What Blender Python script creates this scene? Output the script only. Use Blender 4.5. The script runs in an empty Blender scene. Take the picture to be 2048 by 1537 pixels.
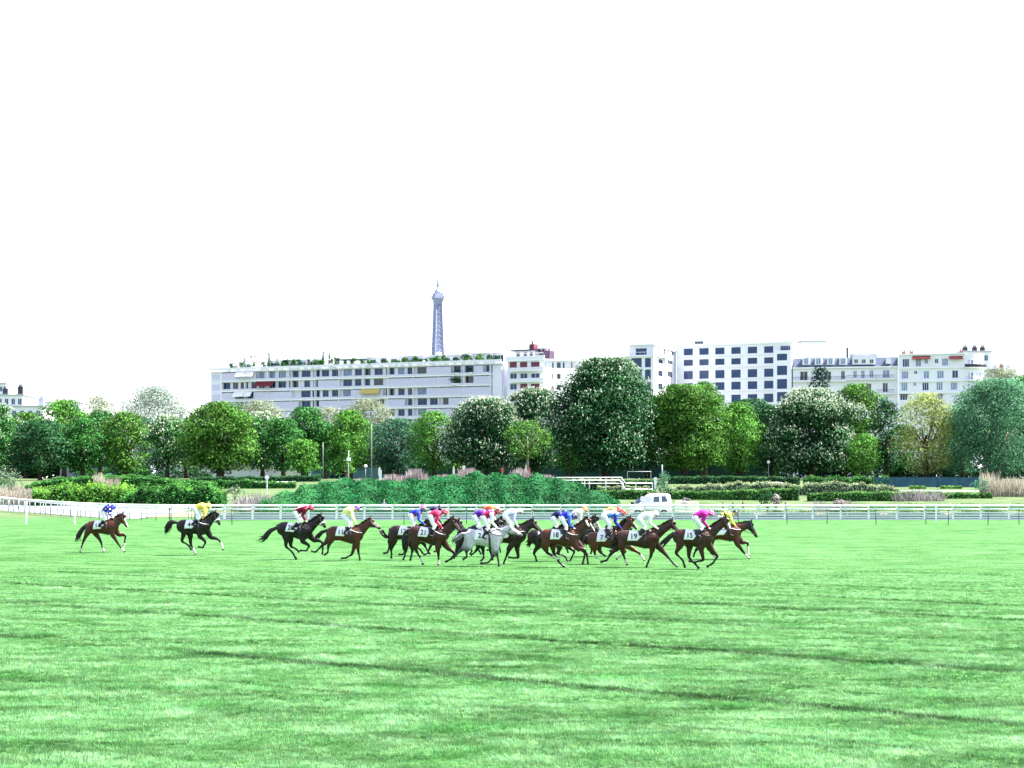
import bpy, bmesh, math, random
import numpy as np
from mathutils import Vector, Matrix
from mathutils.bvhtree import BVHTree

R = math.radians
rng = np.random.default_rng(7)
random.seed(7)
SC = bpy.context.scene
COL = SC.collection

# ------------------------------------------------------------------ camera, sky, sun, exposure
FPX, CX, HY, CAMZ = 3400.0, 1024.0, 957.0, 3.6      # focal length in photo pixels, horizon row, eye height
cam_d = bpy.data.cameras.new('camera')
cam = bpy.data.objects.new('camera', cam_d)
COL.objects.link(cam)
cam.location = (0, 0, CAMZ)
cam.rotation_euler = (R(90), 0, 0)
cam_d.sensor_width = 36.0
cam_d.lens = 36.0 * FPX / 2048.0
cam_d.shift_y = (HY - 768.5) / 2048.0
cam_d.clip_start = 0.5
cam_d.clip_end = 9000
SC.camera = cam

SUN_AZ, SUN_EL = 76.0, 54.0                         # degrees clockwise from +Y, and above the horizon
sd = Vector((math.sin(R(SUN_AZ)) * math.cos(R(SUN_EL)), math.cos(R(SUN_AZ)) * math.cos(R(SUN_EL)), math.sin(R(SUN_EL))))
world = bpy.data.worlds.new('World')
SC.world = world
world.use_nodes = True
wn = world.node_tree
wn.nodes.clear()
w_out = wn.nodes.new('ShaderNodeOutputWorld')
w_bg = wn.nodes.new('ShaderNodeBackground')
w_sky = wn.nodes.new('ShaderNodeTexSky')
w_sky.sky_type = 'NISHITA'
w_sky.sun_disc = False
w_sky.sun_elevation = R(SUN_EL)
w_sky.sun_rotation = R(SUN_AZ)
w_sky.air_density = 1.0
w_sky.dust_density = 1.5
w_sky.ozone_density = 1.2
w_bg.inputs['Strength'].default_value = 0.088
# thin bright cloud over the whole sky, hardly structured
w_tc = wn.nodes.new('ShaderNodeTexCoord')
w_mp = wn.nodes.new('ShaderNodeMapping'); w_mp.inputs['Scale'].default_value = (1.2, 1.2, 4.0)
w_nz = wn.nodes.new('ShaderNodeTexNoise'); w_nz.inputs['Scale'].default_value = 2.2; w_nz.inputs['Detail'].default_value = 6
w_rp = wn.nodes.new('ShaderNodeValToRGB')
w_rp.color_ramp.elements[0].position = .3; w_rp.color_ramp.elements[1].position = .7
w_rp.color_ramp.elements[0].color = (2.35, 2.37, 2.85, 1); w_rp.color_ramp.elements[1].color = (2.85, 2.88, 3.3, 1)
w_mix = wn.nodes.new('ShaderNodeMix'); w_mix.data_type = 'RGBA'; w_mix.inputs[0].default_value = .5
wn.links.new(w_tc.outputs['Generated'], w_mp.inputs[0]); wn.links.new(w_mp.outputs[0], w_nz.inputs['Vector'])
wn.links.new(w_nz.outputs['Fac'], w_rp.inputs[0])
wn.links.new(w_sky.outputs[0], w_mix.inputs[6]); wn.links.new(w_rp.outputs[0], w_mix.inputs[7])
wn.links.new(w_mix.outputs[2], w_bg.inputs[0])
wn.links.new(w_bg.outputs[0], w_out.inputs[0])

sun_d = bpy.data.lights.new('sun', 'SUN')
sun_d.energy = 5.0
sun_d.angle = R(0.55)
sun_d.color = (1.0, 0.96, 0.90)
sun = bpy.data.objects.new('sun', sun_d)
COL.objects.link(sun)
sun.rotation_euler = sd.to_track_quat('Z', 'Y').to_euler()
sun.location = (60, 20, 80)

SC.view_settings.view_transform = 'Standard'
SC.view_settings.look = 'None'
SC.view_settings.exposure = 2.6
SC.view_settings.gamma = 1.0
SC.view_settings.use_curve_mapping = False
SC.render.engine = 'CYCLES'
SC.cycles.max_bounces = 6
SC.cycles.transparent_max_bounces = 8
SC.cycles.volume_bounces = 1

# ------------------------------------------------------------------ helpers
def wx(px, D):
    return (px - CX) / FPX * D

def wz(py, D):
    return CAMZ - (py - HY) / FPX * D

def terr(y):
    return float(np.interp(y, [-100, 140, 152, 172, 200, 230, 255, 285, 9000], [0, 0, .05, .28, 1.0, 2.35, 3.2, 3.5, 3.5]))

def gy(py):                                         # distance of flat ground seen at a row
    return FPX * CAMZ / (py - HY)

def tag(o, label=None, cat=None, group=None, kind=None):
    if label: o['label'] = label
    if cat: o['category'] = cat
    if group: o['group'] = group
    if kind: o['kind'] = kind
    return o

def empty(name, loc, rz=0.0):
    o = bpy.data.objects.new(name, None)
    o.empty_display_size = 0.3
    o.location = loc
    o.rotation_euler = (0, 0, rz)
    COL.objects.link(o)
    return o

def link(name, me, mat=None, parent=None, loc=None):
    if mat is not None and len(me.materials) == 0:
        for m in (mat if isinstance(mat, (list, tuple)) else [mat]):
            me.materials.append(m)
    o = bpy.data.objects.new(name, me)
    COL.objects.link(o)
    if parent is not None: o.parent = parent
    if loc is not None: o.location = loc
    return o

def vnoise(x, y, seed=0):
    """smooth value noise in 0..1"""
    r_ = np.random.default_rng(seed).random((256, 256))
    xi = np.floor(x).astype(int); yi = np.floor(y).astype(int); fx = x - xi; fy = y - yi
    fx = fx * fx * (3 - 2 * fx); fy = fy * fy * (3 - 2 * fy)
    g = lambda i, j: r_[(xi + i) % 256, (yi + j) % 256]
    return (g(0, 0) * (1 - fx) + g(1, 0) * fx) * (1 - fy) + (g(0, 1) * (1 - fx) + g(1, 1) * fx) * fy

def mesh_np(name, V, F, smooth=False):
    """V (n,3), F (m,k) arrays with k constant"""
    V = np.asarray(V, dtype=np.float32); F = np.asarray(F, dtype=np.int32)
    me = bpy.data.meshes.new(name)
    k = F.shape[1]; m = F.shape[0]
    me.vertices.add(len(V)); me.vertices.foreach_set('co', V.ravel())
    me.loops.add(m * k); me.loops.foreach_set('vertex_index', F.ravel())
    me.polygons.add(m)
    me.polygons.foreach_set('loop_start', np.arange(0, m * k, k, dtype=np.int32))
    me.polygons.foreach_set('loop_total', np.full(m, k, dtype=np.int32))
    if smooth: me.polygons.foreach_set('use_smooth', np.ones(m, dtype=bool))
    me.update(calc_edges=True)
    return me

def mesh_py(name, V, F, smooth=False):
    me = bpy.data.meshes.new(name)
    me.from_pydata([tuple(v) for v in V], [], [tuple(f) for f in F])
    if smooth: me.polygons.foreach_set('use_smooth', [True] * len(me.polygons))
    me.update()
    return me

class MB:
    """collects simple solids into one mesh"""
    def __init__(s): s.v = []; s.f = []
    def add(s, V, F):
        n = len(s.v); s.v += [tuple(p) for p in V]; s.f += [tuple(i + n for i in f) for f in F]; return s
    def box(s, x0, x1, y0, y1, z0, z1):
        return s.add([(x0,y0,z0),(x1,y0,z0),(x1,y1,z0),(x0,y1,z0),(x0,y0,z1),(x1,y0,z1),(x1,y1,z1),(x0,y1,z1)],
                     [(0,3,2,1),(4,5,6,7),(0,1,5,4),(1,2,6,5),(2,3,7,6),(3,0,4,7)])
    def tube(s, pts, r, n=8, cap=True):
        V, F = loft(pts, [r] * len(pts) if not isinstance(r, (list, tuple)) else r, None, n, cap)
        return s.add(V, F)
    def bar(s, a, b, w):
        return s.tube([a, b], w, 4)
    def build(s, name, mat, parent=None, smooth=False, loc=None):
        return link(name, mesh_py(name, s.v, s.f, smooth), mat, parent, loc)

def loft(pts, ra, rb=None, n=10, cap=True, lat=None):
    """elliptic sections along pts; ra in the plane of bending, rb sideways (along lat)"""
    P = [Vector(p) for p in pts]
    if rb is None: rb = ra
    V, F = [], []
    L = Vector(lat) if lat is not None else None
    prevN = None
    for i, p in enumerate(P):
        t = (P[min(i + 1, len(P) - 1)] - P[max(i - 1, 0)])
        if t.length < 1e-6: t = Vector((0, 0, 1))
        t.normalize()
        if L is not None:
            b = (L - t * L.dot(t)).normalized()
        else:
            ref = prevN if prevN is not None else (Vector((0, 1, 0)) if abs(t.y) < .9 else Vector((1, 0, 0)))
            b = (ref - t * ref.dot(t)).normalized()
            prevN = b
        a = t.cross(b).normalized()
        for k in range(n):
            th = 2 * math.pi * k / n
            V.append(p + a * (math.cos(th) * ra[i]) + b * (math.sin(th) * rb[i]))
    for i in range(len(P) - 1):
        for k in range(n):
            k2 = (k + 1) % n
            F.append((i * n + k, i * n + k2, (i + 1) * n + k2, (i + 1) * n + k))
    if cap:
        F.append(tuple(range(n - 1, -1, -1)))
        F.append(tuple((len(P) - 1) * n + k for k in range(n)))
    return V, F

def catmull(P, vals, sub=3):
    """smooth a polyline and its per-point values"""
    P = [np.array(p, float) for p in P]; vals = [np.array(v, float) for v in vals]
    oP, oV = [], []
    for i in range(len(P) - 1):
        p0, p1, p2, p3 = P[max(i-1,0)], P[i], P[i+1], P[min(i+2,len(P)-1)]
        for k in range(sub):
            t = k / sub
            oP.append(.5*((2*p1)+(-p0+p2)*t+(2*p0-5*p1+4*p2-p3)*t*t+(-p0+3*p1-3*p2+p3)*t**3))
            oV.append(vals[i]*(1-t)+vals[i+1]*t)
    oP.append(P[-1]); oV.append(vals[-1])
    return oP, oV

# ------------------------------------------------------------------ materials
MATS = {}
def mat(name, c1, c2=None, rough=.6, spec=.3, scale=3.0, metal=0.0, attr=None, bump=0.0, detail=4.0, coord='Object', stretch=None, sheen=0.0, trans=0.0):
    """base colour varies between c1 and c2 with noise; attr = name of a colour attribute that is multiplied in"""
    if name in MATS: return MATS[name]
    m = bpy.data.materials.new(name); m.use_nodes = True
    nt = m.node_tree; N = nt.nodes; Lk = nt.links
    bs = N['Principled BSDF']; out = N['Material Output']
    bs.inputs['Roughness'].default_value = rough
    bs.inputs['Specular IOR Level'].default_value = spec
    bs.inputs['Metallic'].default_value = metal
    if c2 is None: c2 = tuple(c * .82 for c in c1)
    tc = N.new('ShaderNodeTexCoord')
    nz = N.new('ShaderNodeTexNoise'); nz.inputs['Scale'].default_value = scale; nz.inputs['Detail'].default_value = detail
    src = tc.outputs[coord]
    if stretch:
        mp = N.new('ShaderNodeMapping'); mp.inputs['Scale'].default_value = stretch
        Lk.new(src, mp.inputs[0]); src = mp.outputs[0]
    Lk.new(src, nz.inputs['Vector'])
    rp = N.new('ShaderNodeValToRGB')
    rp.color_ramp.elements[0].position = .3; rp.color_ramp.elements[1].position = .7
    rp.color_ramp.elements[0].color = (*c2, 1); rp.color_ramp.elements[1].color = (*c1, 1)
    Lk.new(nz.outputs['Fac'], rp.inputs[0])
    col = rp.outputs[0]
    if attr:
        at = N.new('ShaderNodeAttribute'); at.attribute_name = attr
        mx = N.new('ShaderNodeMix'); mx.data_type = 'RGBA'; mx.blend_type = 'MULTIPLY'; mx.inputs[0].default_value = 1
        Lk.new(col, mx.inputs[6]); Lk.new(at.outputs['Color'], mx.inputs[7]); col = mx.outputs[2]
    Lk.new(col, bs.inputs['Base Color'])
    if bump:
        bp = N.new('ShaderNodeBump'); bp.inputs['Strength'].default_value = bump; bp.inputs['Distance'].default_value = .05
        Lk.new(nz.outputs['Fac'], bp.inputs['Height']); Lk.new(bp.outputs[0], bs.inputs['Normal'])
    if trans:
        tr = N.new('ShaderNodeBsdfTranslucent'); Lk.new(col, tr.inputs[0])
        mix = N.new('ShaderNodeMixShader'); mix.inputs[0].default_value = trans
        Lk.new(bs.outputs[0], mix.inputs[1]); Lk.new(tr.outputs[0], mix.inputs[2]); Lk.new(mix.outputs[0], out.inputs[0])
    MATS[name] = m
    return m

WHITE = mat('white_paint', (.82,.82,.82), (.74,.75,.76), .45, .4, 2)
STONE = mat('pale_stone', (.72,.71,.72), (.62,.62,.64), .8, .2, .6)
BARK = mat('bark', (.085,.065,.05), (.04,.032,.026), .9, .1, 4)
BARK_PALE = mat('bark_pale', (.26,.24,.21), (.15,.14,.12), .9, .1, 4)
DARKMETAL = mat('dark_green_metal', (.012,.035,.032), (.008,.02,.02), .5, .4, 3)

def tint_attr(me, cols, domain='FACE'):
    a = me.color_attributes.new('tint', 'FLOAT_COLOR', 'POINT' if domain == 'POINT' else 'CORNER')
    if domain == 'FACE':
        k = len(me.loops) // len(me.polygons)
        cols = np.repeat(np.asarray(cols, np.float32), k, axis=0)
    c = np.ones((len(cols), 4), np.float32); c[:, :3] = cols
    a.data.foreach_set('color', c.ravel())

def leaf_quads(C, Nrm, size, aspect=.7, jitter=.5):
    """one quad per leaf cluster: centres, rough normals, sizes -> V, F"""
    n = len(C)
    Nn = Nrm + rng.normal(0, jitter, (n, 3))
    Nn /= np.linalg.norm(Nn, axis=1, keepdims=True) + 1e-9
    ref = rng.normal(0, 1, (n, 3))
    T = np.cross(Nn, ref); T /= np.linalg.norm(T, axis=1, keepdims=True) + 1e-9
    B = np.cross(Nn, T)
    s = np.asarray(size).reshape(-1, 1) * np.ones((n, 1)) * .5
    bend = Nn * s * .35
    V = np.empty((n, 4, 3), np.float32)
    V[:, 0] = C - T * s
    V[:, 1] = C - B * s * aspect + bend
    V[:, 2] = C + T * s
    V[:, 3] = C + B * s * aspect + bend * .6
    F = np.arange(n * 4, dtype=np.int32).reshape(n, 4)
    return V.reshape(-1, 3), F

def leaf_mat(name, c1, c2, trans=.35, rough=.6, spec=.05):
    return mat(name, c1, c2, rough, spec, .35, attr='tint', trans=trans)
# ------------------------------------------------------------------ ground
xs = np.concatenate([np.linspace(-3500, -160, 16), np.linspace(-140, 140, 113), np.linspace(160, 3500, 16)])
ys = np.concatenate([np.linspace(-40, 0, 5), np.linspace(4, 300, 149), np.array([330, 380, 450, 600, 900, 1500, 2500, 4200, 7000])])
gx, gyy = np.meshgrid(xs, ys)
zz = np.vectorize(terr)(gyy)
und = .10 * np.sin(gx * .11 + gyy * .05) * np.sin(gyy * .09 - gx * .03) * np.clip((gyy - 165) / 30, 0, 1)
und += .012 * np.sin((gyy * .805 + gx * .593) * 1.05) * np.clip((140 - gyy) / 20, 0, 1)
V = np.stack([gx, gyy, zz + und], -1).reshape(-1, 3)
nx, ny = len(xs), len(ys)
ii = np.arange(nx * ny).reshape(ny, nx)
F = np.stack([ii[:-1, :-1], ii[:-1, 1:], ii[1:, 1:], ii[1:, :-1]], -1).reshape(-1, 4)

FURROWS = [22.6, 30.2, 38.3, 45.6, 52.5, 58.5, 65.0, 76.0, 88.0, 26.4, 34.6, 41.6, 43.4, 49.2, 55.4, 61.8, 70.0, 82.0, 95.0]      # where the mowing lines cross x = 0
def ground_material():
    m = bpy.data.materials.new('turf'); m.use_nodes = True
    nt = m.node_tree; N = nt.nodes; Lk = nt.links
    bs = N['Principled BSDF']
    bs.inputs['Roughness'].default_value = .85; bs.inputs['Specular IOR Level'].default_value = .03
    tc = N.new('ShaderNodeTexCoord')
    sep = N.new('ShaderNodeSeparateXYZ'); Lk.new(tc.outputs['Object'], sep.inputs[0])
    def noise(scale, detail=5, rough=.6, stretch=None):
        n = N.new('ShaderNodeTexNoise'); n.inputs['Scale'].default_value = scale; n.inputs['Detail'].default_value = detail
        n.inputs['Roughness'].default_value = rough
        if stretch:
            mp = N.new('ShaderNodeMapping'); mp.inputs['Scale'].default_value = stretch; mp.inputs['Rotation'].default_value = (0, 0, R(-6))
            mp.vector_type = 'TEXTURE'
            Lk.new(tc.outputs['Object'], mp.inputs[0]); Lk.new(mp.outputs[0], n.inputs['Vector'])
        else: Lk.new(tc.outputs['Object'], n.inputs['Vector'])
        return n.outputs['Fac']
    def ramp(f, a, b, ca, cb):
        r = N.new('ShaderNodeValToRGB'); r.color_ramp.elements[0].position = a; r.color_ramp.elements[1].position = b
        r.color_ramp.elements[0].color = (*ca, 1); r.color_ramp.elements[1].color = (*cb, 1); Lk.new(f, r.inputs[0]); return r.outputs[0]
    def mixc(f, a, b, mode='MIX'):
        x = N.new('ShaderNodeMix'); x.data_type = 'RGBA'; x.blend_type = mode
        if isinstance(f, float): x.inputs[0].default_value = f
        else: Lk.new(f, x.inputs[0])
        Lk.new(a, x.inputs[6]); Lk.new(b, x.inputs[7]); return x.outputs[2]
    def math_(op, a, b=None):
        x = N.new('ShaderNodeMath'); x.operation = op
        for i, q in enumerate((a, b)):
            if q is None: continue
            if isinstance(q, (int, float)): x.inputs[i].default_value = q
            else: Lk.new(q, x.inputs[i])
        return x.outputs[0]
    fine = ramp(noise(1.5, 10, .78, (2.2, .75, 1)), .36, .66, (.009,.055,.009), (.092,.205,.072))
    mid = ramp(noise(.6, 7, .7, (2.4, .8, 1)), .36, .64, (.60,.68,.54), (1.28,1.18,1.34))
    big = ramp(noise(.09, 4, .6, (1.0, .35, 1)), .35, .65, (.80,.86,.76), (1.12,1.08,1.15))
    c = mixc(1.0, mixc(1.0, fine, mid, 'MULTIPLY'), big, 'MULTIPLY')
    # mowing lines: strips of longer, darker, olive grass
    s = math_('ADD', sep.outputs[1], math_('MULTIPLY', sep.outputs[0], .735))
    s = math_('ADD', s, math_('MULTIPLY', math_('SUBTRACT', noise(.35, 3), .5), .35))
    acc = None
    for k, fl in enumerate(FURROWS):
        d = math_('ABSOLUTE', math_('SUBTRACT', s, fl))
        w = ([.5, .42, .34, .28, .25, .28, .25, .3, .3] + [.16] * 10)[k]
        g = math_('SUBTRACT', 1.0, math_('MINIMUM', math_('DIVIDE', d, w), 1.0))
        g = math_('MULTIPLY', g, ([.5, .95, 1.7, 1.7, 1.2, 1.5, 1.4, 1.2, 1.0] + [.4, .5, .6, .6, .7, .7, .8, .8, .8, .8])[k])
        acc = g if acc is None else math_('MAXIMUM', acc, g)
    brk = ramp(noise(.22, 5, .7), .26, .44, (.25,.25,.25), (1,1,1))
    acc = math_('MINIMUM', math_('MULTIPLY', acc, brk), .85)
    dark = N.new('ShaderNodeRGB'); dark.outputs[0].default_value = (.022,.062,.010,1)
    c = mixc(acc, c, dark.outputs[0])
    # rough ground behind the rails
    rough = ramp(noise(.35, 6, .7), .35, .7, (0.036,0.072,0.027), (0.108,0.132,0.068))
    fr = math_('MINIMUM', math_('MAXIMUM', math_('MULTIPLY', math_('SUBTRACT', sep.outputs[1], 148.0), .12), 0.0), 1.0)
    c = mixc(fr, c, rough)
    Lk.new(c, bs.inputs['Base Color'])
    bp = N.new('ShaderNodeBump'); bp.inputs['Strength'].default_value = .9; bp.inputs['Distance'].default_value = .06
    Lk.new(noise(5.0, 8, .8), bp.inputs['Height']); Lk.new(bp.outputs[0], bs.inputs['Normal'])
    return m
TURF = ground_material()
g = link('ground', mesh_np('ground', V, F, True), TURF)
tag(g, kind='structure')

# sand track and far path, sheets that follow the terrain
def sheet(name, xa, xb, ya, yb, m, lift=.03, wob=0.0):
    X = np.linspace(xa, xb, 90); T = np.linspace(0, 1, 7)
    P = []
    for t in T:
        for x in X:
            a, b = (f(x) if callable(f) else f for f in (ya, yb))
            y = a + (b - a) * t + wob * math.sin(x * .3 + 5 * t)
            u = .10 * math.sin(x * .11 + y * .05) * math.sin(y * .09 - x * .03) * min(max((y - 165) / 30, 0), 1)
            P.append((x, y, terr(y) + u + lift))
    i = np.arange(len(P)).reshape(7, 90)
    F = np.stack([i[:-1, :-1], i[:-1, 1:], i[1:, 1:], i[1:, :-1]], -1).reshape(-1, 4)
    return tag(link(name, mesh_np(name, P, F, True), m), kind='structure')
SAND = mat('sand', (.200,.160,.100), (.150,.118,.070), .95, .1, .5)
PALE = mat('pale_track', (.165,.165,.185), (.125,.125,.145), .9, .1, .4)
sheet('sand_track', wx(330, 160), 150, 153.5, 168.0, SAND)
def yl0(x): return float(np.interp(x, [-120, -56, -43, -35, -30, -24], [195, 178.5, 160.5, 149.5, 146.5, 150]))
sheet('service_road', -120, wx(330, 160) - .05, yl0, lambda x: 205 - max(0, (x + 40)) * 1.6, PALE)

# ------------------------------------------------------------------ grass tufts (one object, instanced on points)
def tuft_mesh():
    V, F, C = [], [], []
    for k in range(12):
        a = random.uniform(0, 6.28); r = random.uniform(0, .06)
        x, y = r * math.cos(a), r * math.sin(a)
        h = random.uniform(.018, .044); w = random.uniform(.004, .008)
        lean = random.uniform(.008, .035); la = random.uniform(0, 6.28)
        px_, py_ = math.cos(a) * w, math.sin(a) * w
        n = len(V)
        V += [(x - px_, y - py_, -.005), (x + px_, y + py_, -.005), (x + lean * math.cos(la), y + lean * math.sin(la), h)]
        F.append((n, n + 1, n + 2))
    return mesh_py('grass_tuft', V, F)
GRASS = mat('grass_blades', (.190,.355,.165), (.060,.200,.052), .6, .06, .9, trans=.4, coord='Generated')
def grass_material():
    m = GRASS; N = m.node_tree.nodes; Lk = m.node_tree.links
    nz = [n for n in N if n.type == 'TEX_NOISE'][0]; rp = [n for n in N if n.type == 'VALTORGB'][0]
    geo = N.new('ShaderNodeNewGeometry'); Lk.new(geo.outputs['Position'], nz.inputs['Vector'])
    nz.inputs['Scale'].default_value = .8
    oi = N.new('ShaderNodeAttribute'); oi.attribute_name = 'shade'; oi.attribute_type = 'INSTANCER'
    mx = N.new('ShaderNodeMix'); mx.data_type = 'RGBA'; mx.blend_type = 'MULTIPLY'; mx.inputs[0].default_value = 1
    Lk.new(rp.outputs[0], mx.inputs[6]); Lk.new(oi.outputs['Color'], mx.inputs[7])
    for l in list(Lk):
        if l.from_node == rp and l.to_node != mx: 
            to = l.to_socket; Lk.remove(l); Lk.new(mx.outputs[2], to)
grass_material()
def grass_field():
    P = []
    for (ya, yb, dens) in ((19.5, 27, 240), (27, 36, 150), (36, 50, 75), (50, 66, 34), (66, 82, 12), (82, 128, 4)):
        hw0 = (yb * 1060 / FPX) + 1
        n = int((yb - ya) * 2 * hw0 * dens)
        p = np.stack([rng.uniform(-hw0, hw0, n), rng.uniform(ya, yb, n)], -1)
        p = p[np.abs(p[:, 0]) < p[:, 1] * 1060 / FPX + .8]
        p = p[rng.random(len(p)) < np.clip((128 - p[:, 1]) / 42, 0, 1)]
        sc = rng.uniform(.75, 1.5, len(p)) * np.interp(p[:, 1], [20, 35, 58, 72, 130], [1.0, 1.15, 1.1, .62, .55])
        P.append(np.column_stack([p, sc]))
    P = np.concatenate(P)
    s = P[:, 1] + .735 * P[:, 0] + .10 * np.sin(P[:, 0] * 1.1)
    dist = np.min(np.abs(s[:, None] - np.array(FURROWS[:9])[None, :]), axis=1)
    dist2 = np.min(np.abs(s[:, None] - np.array(FURROWS[9:])[None, :]), axis=1)
    wob = vnoise(P[:, 0] * .22 + 50, P[:, 1] * .22 + 50, 9)
    nearw = np.clip(1 - (dist / (.24 + .10 * wob)) ** 2, 0, 1) * np.clip((wob - .12) * 2.6, 0, 1) * np.clip((s - 24) / 6, .15, 1) * np.clip((78 - s) / 20, .3, 1)
    near = nearw > .15
    P[near, 2] *= 1.35
    X_, Y_ = P[:, 0] + 300, P[:, 1] + 40
    patch = 1.5 * (.5 * vnoise(X_ * .55, Y_ * 1.7, 1) + .3 * vnoise(X_ * 1.6, Y_ * 4.0, 2) + .35 * vnoise(X_ * 4, Y_ * 9, 3) - .575)
    P[:, 2] *= 1 + .30 * patch
    und = .012 * np.sin((P[:, 1] * .805 + P[:, 0] * .593) * 1.05)
    me = bpy.data.meshes.new('grass'); me.vertices.add(len(P))
    me.vertices.foreach_set('co', np.column_stack([P[:, 0], P[:, 1], und]).astype(np.float32).ravel())
    a = me.attributes.new('size', 'FLOAT', 'POINT'); a.data.foreach_set('value', P[:, 2].astype(np.float32))
    a = me.attributes.new('turn', 'FLOAT', 'POINT'); a.data.foreach_set('value', rng.uniform(0, 6.28, len(P)).astype(np.float32))
    shade = rng.uniform(.7, 1.3, len(P)) * np.clip(1 + 1.2 * patch, .35, 2.0); shade *= 1 - .66 * nearw; shade[(dist2 < .13) & (vnoise(P[:, 0] * .5 + 9, P[:, 1] * .5, 11) > .4)] *= .6
    colr = np.ones((len(P), 4), np.float32)
    colr[:, 0] = shade * rng.uniform(.85, 1.2, len(P)) * np.clip(1 + .25 * patch, .6, 1.4); colr[:, 1] = shade; colr[:, 2] = shade * rng.uniform(.85, 1.15, len(P)) * np.clip(1 + .35 * patch, .5, 1.5)
    a = me.attributes.new('shade', 'FLOAT_COLOR', 'POINT'); a.data.foreach_set('color', colr.ravel())
    o = link('grass', me)
    tag(o, kind='stuff')
    ng = bpy.data.node_groups.new('grass_instances', 'GeometryNodeTree')
    ng.interface.new_socket('Geometry', in_out='INPUT', socket_type='NodeSocketGeometry')
    ng.interface.new_socket('Geometry', in_out='OUTPUT', socket_type='NodeSocketGeometry')
    N = ng.nodes; Lk = ng.links
    gi = N.new('NodeGroupInput'); go = N.new('NodeGroupOutput')
    ip = N.new('GeometryNodeInstanceOnPoints')
    tm = tuft_mesh(); tm.materials.append(GRASS); src = bpy.data.objects.new('grass_tuft', tm)
    oi = N.new('GeometryNodeObjectInfo'); oi.inputs['Object'].default_value = src; oi.transform_space = 'ORIGINAL'
    na = N.new('GeometryNodeInputNamedAttribute'); na.data_type = 'FLOAT'; na.inputs['Name'].default_value = 'size'
    nb = N.new('GeometryNodeInputNamedAttribute'); nb.data_type = 'FLOAT'; nb.inputs['Name'].default_value = 'turn'
    cx = N.new('ShaderNodeCombineXYZ')
    Lk.new(nb.outputs['Attribute'], cx.inputs[2])
    Lk.new(gi.outputs[0], ip.inputs['Points']); Lk.new(oi.outputs['Geometry'], ip.inputs['Instance'])
    Lk.new(cx.outputs[0], ip.inputs['Rotation']); Lk.new(na.outputs['Attribute'], ip.inputs['Scale'])
    Lk.new(ip.outputs[0], go.inputs[0])
    md = o.modifiers.new('tufts', 'NODES'); md.node_group = ng
grass_field()
# ------------------------------------------------------------------ white rails along the track
def ground_z(x, y):
    u = .10 * math.sin(x * .11 + y * .05) * math.sin(y * .09 - x * .03) * min(max((y - 165) / 30, 0), 1)
    return terr(y) + u

def curve_pts(ctrl, step):
    P, _ = catmull([(x, y, 0) for x, y in ctrl], [(0,)] * len(ctrl), 12)
    out, acc = [P[0]], 0.0
    for a, b in zip(P[:-1], P[1:]):
        acc += np.linalg.norm(b - a)
        if acc >= step: out.append(b); acc = 0.0
    out.append(P[-1])
    return out

POSTM = mat('rail_post', (.22,.30,.32), (.15,.22,.24), .5, .4, 3)
def running_rail(name, ctrl, top, label, step, pw, mid=None):
    P = curve_pts(ctrl, step)
    base = P[0]
    e = empty(name, (base[0], base[1], ground_z(*base[:2])))
    tag(e, label, 'rail', 'white running rails')
    o = np.array(e.location)
    Q = [np.array([p[0], p[1], ground_z(p[0], p[1])]) - o for p in P]
    b = MB(); b.tube([q + np.array([0, 0, top]) for q in Q], .085, 8); b.build('top_rail', WHITE, e, True)
    if mid:
        b = MB(); b.tube([q + np.array([0, .02, mid]) for q in Q], .022, 6); b.build('lower_rail', POSTM, e, True)
    pm = MB().tube([(0, 0, -.05), (0, 0, top - .06)], pw, 8)
    me = mesh_py('post', pm.v, pm.f, True)
    for q in Q: link('post', me, POSTM, e, q)
running_rail('running_rail', [(-66, 190), (-54.5, 176.5), (-43, 158.5), (-35, 147.5), (-30, 143.3), (-26.5, 142.3)], 1.30,
             'white running rail with thin grey posts curving away beside the pale service road', 1.45, .035, .62)
running_rail('running_rail', [(-72, 203), (-58, 187), (-47, 169), (-39.5, 156), (-33, 149.5), (-27.5, 147.3)], 1.02,
             'second white running rail following just behind the curving one', 1.9, .04)

def plank_fence():
    x0, x1, D = wx(392, 146), 47.5, 146.0
    e = empty('plank_fence', (x0, D, 0)); L = x1 - x0
    tag(e, 'long straight white post and rail fence with low boards beyond the horses', 'fence')
    me_cache = {}
    bays = 31; w = L / bays
    def seg(name, z0, z1, y0, y1, m, n=bays):
        b = MB().box(0.004, w - .004, y0, y1, z0, z1); me = mesh_py(name, b.v, b.f); me.materials.append(m)
        for k in range(n):
            o = link(name, me, None, e, (k * w, rng.normal(0, .006), rng.normal(0, .008)))
    def rod(name, z, r):
        b = MB().tube([(.004, -.03, z), (w - .004, -.03, z)], r, 10); me = mesh_py(name, b.v, b.f, True); me.materials.append(WHITE)
        for k in range(bays): link(name, me, None, e, (k * w, rng.normal(0, .006), rng.normal(0, .008)))
    rod('top_rail', 1.245, .088); rod('middle_rail', .95, .088)
    BO = mat('fence_board', (.70,.74,.78), (.58,.62,.68), .6, .3, .8)
    for z in (.58, .375, .19, .02):
        seg('board', z, z + .115, -.05, -.02, BO)
    pm = MB().box(-.075, .075, -.02, .10, -.05, 1.30); me = mesh_py('post', pm.v, pm.f)
    for k in range(bays * 1 + 1):
        link('post', me, WHITE, e, (k * w, .06, 0))
plank_fence()

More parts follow.
